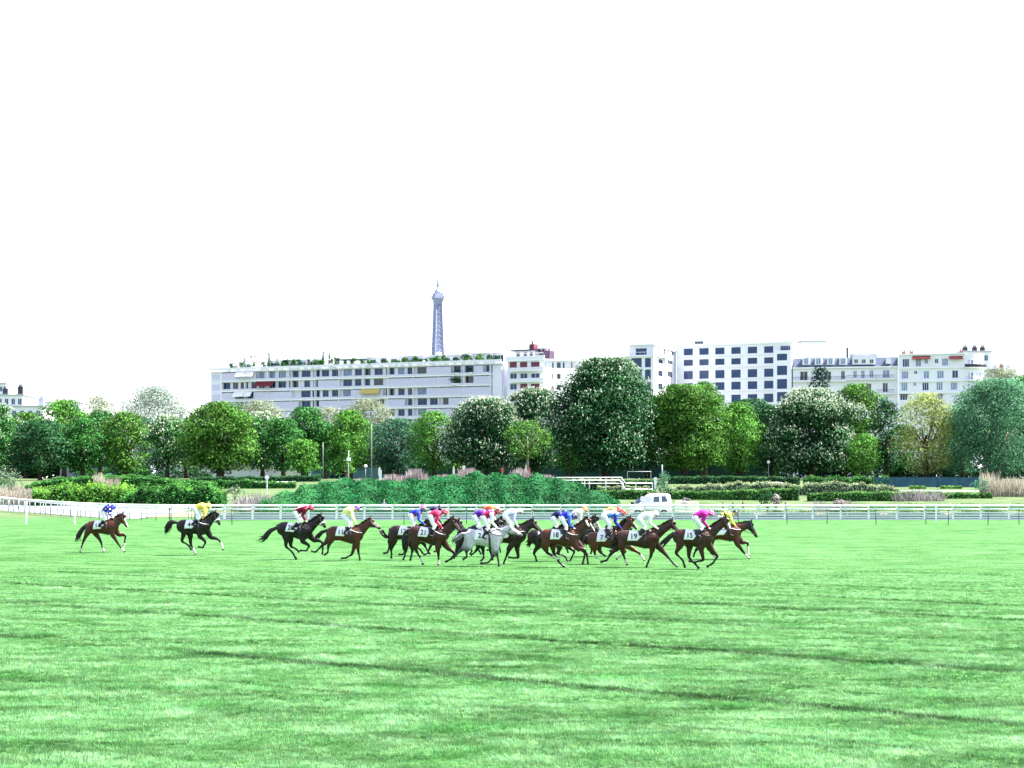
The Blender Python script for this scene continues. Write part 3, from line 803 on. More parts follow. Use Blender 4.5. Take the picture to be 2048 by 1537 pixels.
# ---- dry grasses and reeds: nobody could count them
def reeds(name, px0, px1, D, depth, h, n, m, lean=.25, clumpy=0, zoff=0.0, kind='stuff', hvar=.5, label=None):
    x = rng.uniform(wx(px0, D), wx(px1, D), n); y = D + rng.random(n) * depth
    x0 = float(np.mean(x))
    zb = np.array([ground_z(a, b) for a, b in zip(x, y)]) + zoff
    hh = h * (1 - hvar + hvar * 1.4 * rng.random(n)) * (1 + .3 * np.sin(x * 1.7) * np.sin(x * .6 + 1))
    a = rng.uniform(0, 6.283, n); w = rng.uniform(.02, .05, n)
    lx = lean * hh * rng.normal(0, 1, n); ly = lean * hh * rng.normal(0, 1, n)
    if clumpy: 
        c = wx((px0 + px1) / 2, D); r = (wx(px1, D) - wx(px0, D)) / 2
        x = c + (x - c) * .35; lx = (x - c) / (.35 * r) * hh * .45 + .1 * lx
    V = np.empty((n, 4, 3), np.float32)
    V[:, 0] = np.column_stack([x - w * np.cos(a), y - w * np.sin(a), zb - .05]); V[:, 1] = np.column_stack([x + w * np.cos(a), y + w * np.sin(a), zb - .05])
    V[:, 2] = np.column_stack([x + lx + w * .5 * np.cos(a), y + ly + w * .5 * np.sin(a), zb + hh]); V[:, 3] = np.column_stack([x + lx - w * .5 * np.cos(a), y + ly - w * .5 * np.sin(a), zb + hh])
    V[:, :, 0] -= x0; V[:, :, 1] -= D
    me = mesh_np(name, V.reshape(-1, 3), np.arange(n * 4).reshape(n, 4)); T = rng.uniform(.6, 1.2, n); tint_attr(me, np.column_stack([T, T, T]))
    o = link(name, me, m, None, (x0, D, 0))
    if label: tag(o, label, 'grass clump')
    else: tag(o, kind=kind)
REED = mat('dry_reed', (.34,.30,.29), (.22,.19,.19), .8, .1, 2, attr='tint', trans=.3)
STRAW = mat('straw', (.42,.39,.32), (.30,.27,.21), .8, .1, 2, attr='tint', trans=.3)
LILAC = mat('lilac_scrub', (.28,.27,.27), (.17,.16,.16), .8, .1, 2, attr='tint', trans=.3)
reeds('dry_reeds', 766, 1115, 177.5, 3, 2.15, 13000, REED, .12, zoff=1.1, hvar=.4)
reeds('dry_reeds', 640, 780, 177.5, 3, 1.5, 3500, LILAC, .15, zoff=1.0)
reeds('dry_scrub', 462, 610, 170, 12, 1.1, 2600, LILAC, .45, hvar=.8)
reeds('dry_grass', -10, 66, 186, 8, 1.5, 2600, STRAW, .25)
reeds('pampas_grass', 180, 242, 208, 2, 2.0, 700, STRAW, .2, clumpy=1, label='spray of straw pale pampas grass on the left lawn')
reeds('dry_reeds', 1975, 2060, 206, 4, 2.1, 1100, STRAW, .15)
reeds('rough_grass', 1790, 1890, 198, 3, .9, 900, LILAC, .4, hvar=.8)
reeds('rough_grass', 1630, 1710, 170, 3, .75, 700, LILAC, .4, hvar=.8)
reeds('long_grass', 60, 260, 192, 10, .8, 4000, mat('long_grass', (.26,.32,.20), (.16,.22,.12), .8, .1, 2, attr='tint', trans=.3), .3)
reeds('long_grass', 1640, 2070, 172, 6, .45, 5000, mat('long_green_grass', (.10,.24,.06), (.06,.15,.03), .8, .1, 2, attr='tint', trans=.3), .3)

# ---- dark undergrowth under and behind the row of trees (reads as one mass)
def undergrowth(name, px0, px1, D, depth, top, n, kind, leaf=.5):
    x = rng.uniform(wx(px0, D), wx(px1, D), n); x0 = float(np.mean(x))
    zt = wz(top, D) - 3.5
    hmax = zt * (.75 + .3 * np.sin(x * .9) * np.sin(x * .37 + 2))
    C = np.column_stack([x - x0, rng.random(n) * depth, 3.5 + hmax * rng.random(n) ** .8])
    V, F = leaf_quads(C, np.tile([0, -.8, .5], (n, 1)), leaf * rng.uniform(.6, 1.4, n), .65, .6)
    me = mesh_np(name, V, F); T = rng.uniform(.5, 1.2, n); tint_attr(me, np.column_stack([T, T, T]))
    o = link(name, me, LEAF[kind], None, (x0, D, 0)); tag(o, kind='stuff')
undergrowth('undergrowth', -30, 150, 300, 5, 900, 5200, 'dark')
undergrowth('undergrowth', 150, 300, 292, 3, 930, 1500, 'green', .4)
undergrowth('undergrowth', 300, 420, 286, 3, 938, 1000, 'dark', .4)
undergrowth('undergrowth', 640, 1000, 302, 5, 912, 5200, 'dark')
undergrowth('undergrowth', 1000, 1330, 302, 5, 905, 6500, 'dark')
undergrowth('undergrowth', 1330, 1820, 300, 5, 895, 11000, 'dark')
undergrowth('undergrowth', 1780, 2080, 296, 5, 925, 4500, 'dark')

reeds('gap_shade_grass', 392, 2090, 146.7, 1.4, .60, 16000, mat('gap_shade_grass', (.055,.115,.035), (.030,.070,.020), .85, .1, 2, attr='tint', trans=.2), .3)  # blades added behind the boards; dark colour stands in for shade in the gaps
# ------------------------------------------------------------------ buildings
GL = {'blue': mat('glass_blue', (.024,.070,.19), (.010,.032,.10), .15, .3, .35), 'dark': mat('glass_dark', (.012,.02,.05), (.006,.01,.025), .12, .6, .5),
      'pale': mat('glass_curtain', (.26,.34,.50), (.12,.18,.32), .25, .5, .6)}
FR = {'white': WHITE, 'blue': mat('frame_blue', (.05,.07,.14), (.035,.05,.11), .5, .4), 'grey': mat('frame_grey', (.26,.29,.36), (.20,.23,.30), .5, .4)}
CREAM = mat('facade_white', (.76,.75,.80), (.68,.68,.74), .8, .2, .25)
LILACW = mat('facade_pale', (.72,.72,.80), (.64,.64,.74), .8, .2, .25)
SHUT = mat('roller_shutter', (.56,.54,.68), (.49,.47,.61), .6, .3, 1, stretch=(.2,.2,9))
SLATE = mat('slate', (.075,.095,.16), (.04,.055,.10), .5, .4, 1.2)
MAROONP = mat('maroon_shutter', (.17,.045,.065), (.12,.03,.045), .6, .3, 2)
ZINC = mat('zinc', (.42,.44,.50), (.32,.34,.40), .5, .5, .5)
IRON = mat('black_iron', (.02,.02,.03), (.012,.012,.02), .5, .4, 3)
AWN = {'white': mat('awning_white', (.80,.78,.76), (.72,.70,.68), .8, .2, 1), 'red': mat('awning_red', (.16,.022,.03), (.12,.016,.022), .8, .2, 1), 'yellow': mat('awning_yellow', (.50,.40,.12), (.42,.33,.1), .8, .2, 1)}
BRICK = mat('chimney_clay', (.20,.11,.10), (.14,.07,.07), .9, .1, 3)
WIN_CACHE = {}

class Facade:
    """local frame: x along the front, y inwards, z up from the terrain"""
    def __init__(s, root, P0, P1, base=3.5):
        s.P0, s.P1 = np.array(P0, float), np.array(P1, float); d = s.P1 - s.P0; s.L = float(np.linalg.norm(d)); s.u = d / s.L; s.base = base
        s.rz = math.atan2(d[1], d[0]); s.root = root
    def loc(s, px, py):
        k = (px - CX) / FPX                                  # ray x = k*D
        # P0 + u*t : x = k*y
        t = (k * s.P0[1] - s.P0[0]) / (s.u[0] - k * s.u[1])
        D = s.P0[1] + s.u[1] * t
        return t, wz(py, D) - s.base
    def rect(s, x0, x1, y0, y1):
        a, zt = s.loc(x0, y0); b, zb = s.loc(x1, y1)
        return a, b, zb, zt

def front(P0, P1, label, cat='building', name='apartment_building', base=3.5, group=None):
    e = empty(name, (P0[0], P0[1], base)); e.rotation_euler = (0, 0, math.atan2(P1[1] - P0[1], P1[0] - P0[0]))
    tag(e, label, cat, group)
    return Facade(e, P0, P1, base)

def wall_holes(u0, u1, z0, z1, holes, reveal=.3, y=0.0, flip=False):
    us = sorted({round(v, 3) for v in [u0, u1] + [h[0] for h in holes] + [h[1] for h in holes] if u0 - 1e-6 <= v <= u1 + 1e-6})
    zs = sorted({round(v, 3) for v in [z0, z1] + [h[2] for h in holes] + [h[3] for h in holes] if z0 - 1e-6 <= v <= z1 + 1e-6})
    V, F = [], []
    idx = {}
    def vid(a, b, c):
        k = (round(a, 3), round(b, 3), round(c, 3))
        if k not in idx: idx[k] = len(V); V.append(k)
        return idx[k]
    for i in range(len(us) - 1):
        for j in range(len(zs) - 1):
            cu, cz = (us[i] + us[i+1]) / 2, (zs[j] + zs[j+1]) / 2
            if any(h[0] < cu < h[1] and h[2] < cz < h[3] for h in holes): continue
            F.append((vid(us[i], y, zs[j]), vid(us[i+1], y, zs[j]), vid(us[i+1], y, zs[j+1]), vid(us[i], y, zs[j+1])))
    for (a, b, c, d) in holes:
        q = [(a, c), (b, c), (b, d), (a, d)]
        for k in range(4):
            (p0, q0), (p1, q1) = q[k], q[(k + 1) % 4]
            F.append((vid(p0, y, q0), vid(p0, y + reveal, q0), vid(p1, y + reveal, q1), vid(p1, y, q1)))
    return V, F

def box_shell(MBo, u0, u1, d, z0, z1):
    """sides, back and top behind a front wall"""
    MBo.add([(u0,0,z0),(u1,0,z0),(u1,d,z0),(u0,d,z0),(u0,0,z1),(u1,0,z1),(u1,d,z1),(u0,d,z1)], [(4,5,6,7),(1,2,6,5),(2,3,7,6),(3,0,4,7)])
    return MBo

def window(f, u0, u1, z0, z1, glass='blue', frame='white', n=2, y=.18, bar=None):
    w, h = round(u1 - u0, 1), round(z1 - z0, 1)
    w = max(w, .4); h = max(h, .4)
    k = (w, h, n, frame, bar, glass)
    if k not in WIN_CACHE:
        t = min(.085, w * .10); b = MB()
        b.box(0, w, -.05, .04, 0, t); b.box(0, w, -.05, .04, h - t, h); b.box(0, t, -.045, .04, t, h - t); b.box(w - t, w, -.045, .04, t, h - t)
        for i in range(1, n):
            c = w * i / n; b.box(c - t * .45, c + t * .45, -.04, .04, t, h - t)
        if bar: b.box(t, w - t, -.03, .035, h * bar - t * .4, h * bar + t * .4)
        me = mesh_py('window', b.v, b.f); me.materials.append(FR[frame])
        p = MB().box(t * .6, w - t * .6, .045, .07, t * .6, h - t * .6); pm = mesh_py('pane', p.v, p.f); pm.materials.append(GL[glass])
        WIN_CACHE[k] = (me, pm)
    me, pm = WIN_CACHE[k]
    o = link('window', me, None, f.root, ((u0 + u1) / 2 - w / 2, y, z0))
    link('pane', pm, None, o)
    return o

def slab(f, name, u0, u1, y0, y1, z0, z1, m):
    b = MB().box(u0, u1, y0, y1, z0, z1); return b.build(name, m, f.root)

# ---- long apartment block with continuous balconies
def long_block():
    P0 = (wx(424, 515), 515); P1 = (wx(1008, 475), 475)
    f = front(P0, P1, 'long pale apartment block with continuous balconies and a planted roof')
    Lx = f.L
    zr = f.loc(1005, 727)[1]; FH = 2.98
    za, zb_ = (lambda x: x / 5.12 + 410), (lambda x: x / 5.12 + 770)
    rows = [
      ([(555,610),(645,720),(755,830),(865,960),(990,1080),(1110,1175),(1195,1270),(1300,1390),(1420,1505),(1535,1605),(1640,1695),(1735,1820),(1855,1940)], [(10,100),(135,200),(230,305),(330,430),(705,775),(810,910),(1035,1135),(1160,1225)]),
      ([(175,260),(285,340),(365,440),(475,530),(555,610),(645,720),(750,830),(860,955),(1015,1075),(1110,1165),(1415,1505),(1535,1600),(1640,1690),(1730,1825)], [(705,775),(810,910)]),
      ([(345,420),(435,505),(985,1080),(1100,1175),(1205,1265),(1300,1390),(1415,1500),(1855,1940)], [(10,100),(135,200),(235,300),(335,430)]),
      ([(80,135),(175,260),(365,440),(990,1080),(1105,1175),(1635,1695),(1730,1835)], [(235,300),(335,430),(460,550),(595,655),(1160,1225)]),
      ([(175,260),(365,440),(700,790),(1860,1940)], [(15,100),(135,200),(235,300),(340,430),(705,780)]),
      ([(1860,1940)], [(15,100),(235,300),(335,430),(705,780)]),
    ]
    holes, wins, spans = [], [], []
    for r, (A, Bq) in enumerate(rows):
        top = zr - .38 - r * FH
        row = []
        for x0, x1 in [(za(a), za(b)) for a, b in A] + [(zb_(a), zb_(b)) for a, b in Bq]:
            u0, u1 = f.loc(x0, 800)[0], f.loc(x1, 800)[0]
            u0, u1 = max(u0, .4), min(u1, Lx - .4)
            if row and u0 < row[-1][1] + .25: continue
            row.append((u0, u1)); holes.append((u0, u1, top - 2.2, top)); wins.append((u0, u1, top - 2.2, top))
        spans.append(row)
    V, F = wall_holes(0, Lx, 0, zr, holes, .35, 0)
    b = MB(); b.add(V, F); box_shell(b, 0, Lx, 16, 0, zr); b.build('wall', LILACW, f.root)
    for i, w in enumerate(wins):
        window(f, *w, glass=('blue', 'blue', 'dark', 'blue', 'pale')[int(rng.integers(0, 5))], frame='grey', n=2, y=.24)
    bays = list(np.linspace(4.2, Lx - 3.8, 12))
    BAL = mat('balustrade', (.62,.63,.72), (.50,.52,.62), .6, .3, 2)
    for r in range(7):
        z = zr - r * FH
        slab(f, 'balcony_slab', 3.9 if r else 0, Lx - (3.4 if r else 0), -1.25, -.004, z - .24, z + (.08 if r else .35), WHITE if r else CREAM)
        if r == 0: continue
        for k in range(len(bays) - 1):
            slab(f, 'balustrade', bays[k] + .12, bays[k+1] - .12, -1.20, -1.13, z + .12, z + .62, BAL)
        for u in bays:
            slab(f, 'partition', u - .1, u + .1, -1.10, -.01, z + .09, z + FH - .27, CREAM)
        # closed blinds at the balcony edge wherever no window shows
        row = spans[r - 1]
        for k in range(len(bays) - 1):
            cur = bays[k] + .15
            ends = [w for w in row if w[1] > bays[k] and w[0] < bays[k+1]]
            segs = []
            for w in ends:
                if w[0] - .4 - cur > 2.4: segs.append((cur, w[0] - .4))
                cur = max(cur, w[1] + .4)
            if bays[k+1] - .15 - cur > 2.4: segs.append((cur, bays[k+1] - .15))
            for a, c in segs:
                slab(f, 'roller_blind', a, c, -1.08, -1.02, z + .10, z + FH - .55, SHUT)
    slab(f, 'end_pier', 0.0, 3.8, -.6, -.003, 0, zr - .27, LILACW)
    for k in range(4):
        slab(f, 'end_panel', .5, 3.2, -.64, -.603, zr - 2.6 - k * FH, zr - .9 - k * FH, SHUT)
    slab(f, 'corner_pier', Lx - 3.3, Lx - .4, -.5, -.003, 0, zr - .27, LILACW)
    def awning(x0, x1, r, m):
        u0, u1 = f.loc(x0, 800)[0], f.loc(x1, 800)[0]; z = zr - .32 - r * FH
        b = MB().add([(u0,-1.2,z),(u1,-1.2,z),(u1,-2.5,z-1.35),(u0,-2.5,z-1.35),(u0,-1.2,z-.06),(u1,-1.2,z-.06),(u1,-2.5,z-1.5),(u0,-2.5,z-1.5)], [(0,1,2,3),(7,6,5,4),(3,2,6,7),(0,3,7,4),(1,5,6,2),(0,4,5,1)])
        b.build('awning', AWN[m], f.root)
    awning(za(340), za(440), 0, 'white'); awning(za(445), za(525), 0, 'white'); awning(za(545), za(730), 1, 'red'); awning(za(320), za(430), 2, 'white'); awning(za(435), za(505), 2, 'white')
    awning(za(1620), za(1815), 2, 'yellow'); awning(zb_(920), zb_(1015), 3, 'white'); awning(zb_(1020), zb_(1130), 3, 'white')
    # roof terrace: parapet, set back penthouses, pergola
    slab(f, 'parapet', 0, Lx, -1.70, -1.60, zr + .36, zr + 1.05, CREAM)
    for a, c, hh in ((9.5, 12.5, 3.9), (18, 37, 3.0), (52, 70, 3.0), (72, 84, 2.9), (86, Lx - 1, 3.1)):
        slab(f, 'penthouse', a, c, 3, 11, zr + .01, zr + hh, LILACW)
        slab(f, 'penthouse_roof', a - .6, c + .6, 2.2, 11.4, zr + hh + .005, zr + hh + .22, WHITE)
        for u in np.arange(a + 1, c - 2.4, 3.4):
            window(f, u, u + 2.0, zr + .6, zr + hh - .5, glass='dark', n=2, y=2.93)
    PERG = mat('pergola_blue', (.03,.05,.16), (.02,.03,.10), .6, .3, 2)
    b = MB().box(43, 52, 1.5, 6, zr + 2.4, zr + 2.75)
    for u in (43.2, 47.5, 51.8): b.box(u - .09, u + .09, 1.6, 1.8, zr, zr + 2.4)
    b.build('pergola', PERG, f.root)
    for u, hh in ((10.3, 4.5), (11.6, 4.4), (5.0, 1.8), (62, 4.2), (66, 4.3), (74, 4.1), (80, 4.2), (90, 4.2), (93, 4.4)):
        b = MB().box(u - .5, u + .5, 5, 6.4, zr + .02, zr + hh)
        for q in (-.3, 0, .3): b.tube([(u + q, 5.7, zr + hh), (u + q, 5.7, zr + hh + .5)], .12, 6)
        b.build('chimney', ZINC if u > 12 else mat('purple_chimney', (.16,.10,.16), (.1,.07,.1), .8, .2, 2), f.root)
    return f, zr
LB, LBZ = long_block()
ROOFZ = LBZ + 3.5
def roof_plant(px, top, wpx, kind, label, y=1.0, name='roof_shrub', shape=None, f=None, zr=None):
    f = f or LB; zr = zr or ROOFZ
    u = f.loc(px, 730)[0]; n = np.array([-f.u[1], f.u[0]]); p = f.P0 + f.u * u + n * y
    D = p[1]; w = wpx / FPX * D; H = max(wz(top, D) - zr, .8)
    e = empty(name, (p[0], D, zr + .02)); tag(e, label, 'shrub', 'plants on the long roof terrace')
    lob = []
    for k in range(9):
        a = rng.uniform(0, 6.28); q = rng.random()
        taper = 1.0 if shape is None else (1.1 - k / 9)
        lob.append(((math.cos(a) * w * .3 * q * taper, math.sin(a) * .5 * q, H * ((.3 + .5 * rng.random()) if shape is None else .15 + .8 * k / 9)), (w * .26 * taper + .1, .5, H * .22), .7 + .5 * rng.random()))
    C, Nn, T = crown_points(lob, 90, .3); C[:, 2] = np.clip(C[:, 2], .05, H * 1.05)
    V, F = leaf_quads(C, Nn, .34 * rng.uniform(.6, 1.3, len(C)), .6, .5)
    me = mesh_np('foliage', V, F); tint_attr(me, np.column_stack([T, T, T]).clip(.3, 2)); link('foliage', me, LEAF[kind], e)
    b = MB().box(-w * .35, w * .35, -.4, .4, 0, .5); b.build('planter', LILACW, e)
    if shape: 
        b = MB().tube([(0, 0, 0), (0, 0, H * .9)], [.08, .03], 5); b.build('stem', BARK, e)
for a in ((485, 717, 9, 'blue', 'slim grey green shrub beside the first roof chimney', 1, 'roof_shrub', 'c'), (482, 733, 26, 'dark', 'low dark planting at the left end of the roof'), (531, 703, 15, 'pale', 'thin see-through tree on the roof left of the blue pergola', 2, 'roof_shrub', 'c'),
          (563, 715, 18, 'dark', 'flat topped dark tree on the roof left of the blue pergola', 2), (572, 731, 30, 'green', 'long green planter left of the blue pergola'), (600, 730, 40, 'dark', 'dark hedge in front of the blue pergola'),
          (643, 702, 12, 'cedar', 'tallest dark conifer on the long roof', 1, 'roof_shrub', 'c'), (655, 705, 8, 'dark', 'slim conifer just right of the tallest one', 1, 'roof_shrub', 'c'), (666, 712, 8, 'olive', 'small yellow conifer right of the two dark ones', 1, 'roof_shrub', 'c'),
          (634, 717, 16, 'dark', 'dark bush at the right end of the blue pergola'), (690, 729, 34, 'hedge', 'low green planter in front of the middle penthouse'), (735, 727, 40, 'hedge', 'long low planting over the middle of the long roof'),
          (808, 712, 24, 'dark', 'dark bush left of the tower on the roof'), (832, 711, 22, 'green', 'round green bush below the tower'), (870, 716, 40, 'bright', 'light green planting at the foot of the tower'),
          (930, 706, 26, 'dark', 'dark green bush right of the tower'), (958, 706, 22, 'bright', 'bright green bush near the corner block'), (985, 716, 30, 'hedge', 'brownish green planter next to the corner block'),
          (905, 720, 36, 'hedge', 'low green hedge along the roof edge right of the tower'),):
    roof_plant(*a)
ORD = ('first', 'second', 'third', 'fourth', 'fifth', 'sixth', 'seventh', 'eighth', 'ninth', 'tenth', 'eleventh', 'twelfth')
for k, px in enumerate(range(468, 1006, 15)):
    side_ = 'left end' if px < 640 else ('pergola' if px < 820 else 'tower')
    n0 = k if px < 640 else (k - 12 if px < 820 else k - 24)
    kd = ('dark', 'hedge', 'green', 'olive', 'blue')[k % 5]; w_ = rng.uniform(7, 20)
    roof_plant(px + rng.uniform(-4, 4), 733 - (px - 468) * .026 - rng.uniform(4, 13), w_, kd, '%s %s potted plant along the roof parapet, %s one going right from the %s' % ('wide' if w_ > 13 else 'narrow', {'dark': 'dark', 'hedge': 'clipped', 'green': 'green', 'olive': 'yellowish', 'blue': 'bluish'}[kd], ORD[min(n0, 11)], side_), -.9, 'potted_plant')
for px, py, r, k, lab in ((918, 742, 12, 'hedge', 'green potted plants on the top balcony near the corner'), (915, 762, 26, 'green', 'spreading green balcony plant on the second floor down'), (945, 740, 10, 'dark', 'dark balcony plant beside the top right windows')):
    u = LB.loc(px, py)[0]; n = np.array([-LB.u[1], LB.u[0]]); p = LB.P0 + LB.u * u - n * 1.3
    rr = 0 if py < 750 else 1
    roof_plant(px, py - 5, r, k, lab, -1.3, 'balcony_plant', None, LB, ROOFZ - (rr + 1) * 2.98 + .1)

# ---- corner block with maroon shutters
def corner_block():
    Z5 = lambda x: x / 5.12 + 770
    P0 = (wx(1014, 473), 473); P1 = (wx(1088, 466), 466)
    f = front(P0, P1, 'tall corner block with maroon roller shutters and a sunlit side wall')
    d = 17.0
    zr = f.loc(1050, 720)[1]; L = f.L
    rows = [(724.5, 735.5, [(1276,1350,'m'),(1383,1457,'m'),(1493,1583,'m')]), (747, 761, [(1278,1348,'b'),(1383,1457,'b'),(1493,1583,'b')]), (768, 782, [(1278,1348,'b'),(1385,1457,'m'),(1493,1583,'m')]), (791, 802, [(1278,1348,'m'),(1385,1457,'b'),(1493,1583,'b')])]
    holes, todo = [], []
    for y0, y1, ws in rows:
        for a, b, k in ws:
            h = f.rect(Z5(a), Z5(b), y0, y1); h = (max(h[0], .3), min(h[1], L - .3), h[2], h[3]); holes.append(h); todo.append((h, k))
    V, F = wall_holes(0, L, 0, zr, holes, .3)
    b = MB().add(V, F)
    b.add([(0,0,0),(0,d,0),(0,d,zr),(0,0,zr),(L,d,0),(L,d,zr),(L,0,zr)], [(1,0,3,2),(4,1,2,5),(3,6,5,2)])
    b.build('wall', CREAM, f.root)
    for h, k in todo:
        if k == 'b': window(f, *h, glass='blue', n=2, y=.2)
        else: slab(f, 'roller_shutter', h[0], h[1], .06, .12, h[2], h[3], MAROONP)
    FHs = 3.02
    for k in range(1, 7):
        z = zr - k * FHs
        slab(f, 'balcony_slab', 1.5, L + .8, -1.4, -.004, z - .22, z + .06, WHITE)
        slab(f, 'balustrade', 1.6, L + .7, -1.36, -1.28, z + .10, z + .85, LILACW)
    slab(f, 'cornice', -.3, L + .5, -.5, -.003, zr - .35, zr + .02, WHITE)
    slab(f, 'parapet', -.2, L + .4, -.42, -.30, zr + .025, zr + 1.0, CREAM)
    # sunlit side wall, at right angles to the front
    yaw = f.rz + R(90)
    S0 = f.P0 + f.u * L; n = np.array([-f.u[1], f.u[0]])
    e2 = empty('side_wing', (L, 0, 0)); e2.parent = f.root; e2.rotation_euler = (0, 0, R(62))
    class G: pass
    g = Facade(e2, S0, S0 + np.array([math.cos(f.rz + R(62)), math.sin(f.rz + R(62))]) * d)
    g.root = e2
    SW = []
    for y0, y1, ws in ((725, 737, [(1612,1645),(1712,1728),(1760,1800),(1820,1840),(1905,1920)]), (748, 759, [(1712,1726),(1760,1800),(1905,1918)]), (770, 781, [(1712,1726),(1760,1800)]), (792, 802, [(1712,1726),(1760,1800)])):
        for a, b_ in ws:
            u0, u1, z0, z1 = g.rect(Z5(a), Z5(b_), y0, y1)
            if u1 > d - .3: continue
            SW.append((max(u0, .3), u1, z0, z1))
    V, F = wall_holes(0, d, 0, zr - .004, SW, .25)
    b = MB().add(V, F); b.build('side_wall', CREAM, e2)
    for i, h in enumerate(SW):
        w_ = window(g, *h, glass='dark', frame='grey', n=1, y=.15) if i % 4 else slab(g, 'roller_shutter', h[0], h[1], .05, .1, h[2], h[3], mat('salmon_shutter', (.45,.14,.12), (.36,.1,.09), .6, .3, 2))
    slab(g, 'side_cornice', 0, d + .2, -.35, -.003, zr - .34, zr + .015, WHITE)
    # roof structures
    b = MB().box(1.2, 7.6, 2, 7, zr + .03, zr + 2.6); b.build('penthouse', LILACW, f.root)
    slab(f, 'penthouse_roof', .4, 8.6, 1.2, 8, zr + 2.61, zr + 2.95, mat('dark_roof', (.05,.03,.07), (.03,.02,.05), .6, .3, 1))
    for u in (1.8, 4.2, 6.2): window(f, u, u + 1.3, zr + .4, zr + 2.3, glass='dark', n=1, y=1.92)
    b = MB().box(5.4, 7.0, 3, 5, zr + 2.96, zr + 4.5).box(5.8, 6.2, 3.6, 4, zr + 4.5, zr + 5.4); b.build('chimney', MAROONP, f.root)
    b = MB().box(8.8, 12.5, 2.5, 5, zr + .05, zr + 2.4).box(7.5, 10.5, 3, 6, zr + 2.41, zr + 3.2); b.build('plant_room', mat('plant_room_purple', (.10,.06,.10), (.06,.04,.07), .7, .2, 1), f.root)
    for u in (9.6, 11.2): 
        b = MB().tube([(u, 3, zr + 2.3), (u, 3, zr + 3.6)], .22, 7); b.build('flue', ZINC, f.root)
    b = MB()
    for u in np.linspace(.2, L, 9): b.tube([(u, -.36, zr + 1.0), (u, -.36, zr + 1.7)], .035, 4)
    b.tube([(0, -.36, zr + 1.7), (L, -.36, zr + 1.7)], .04, 4); b.build('roof_railing', WHITE, f.root)
corner_block()

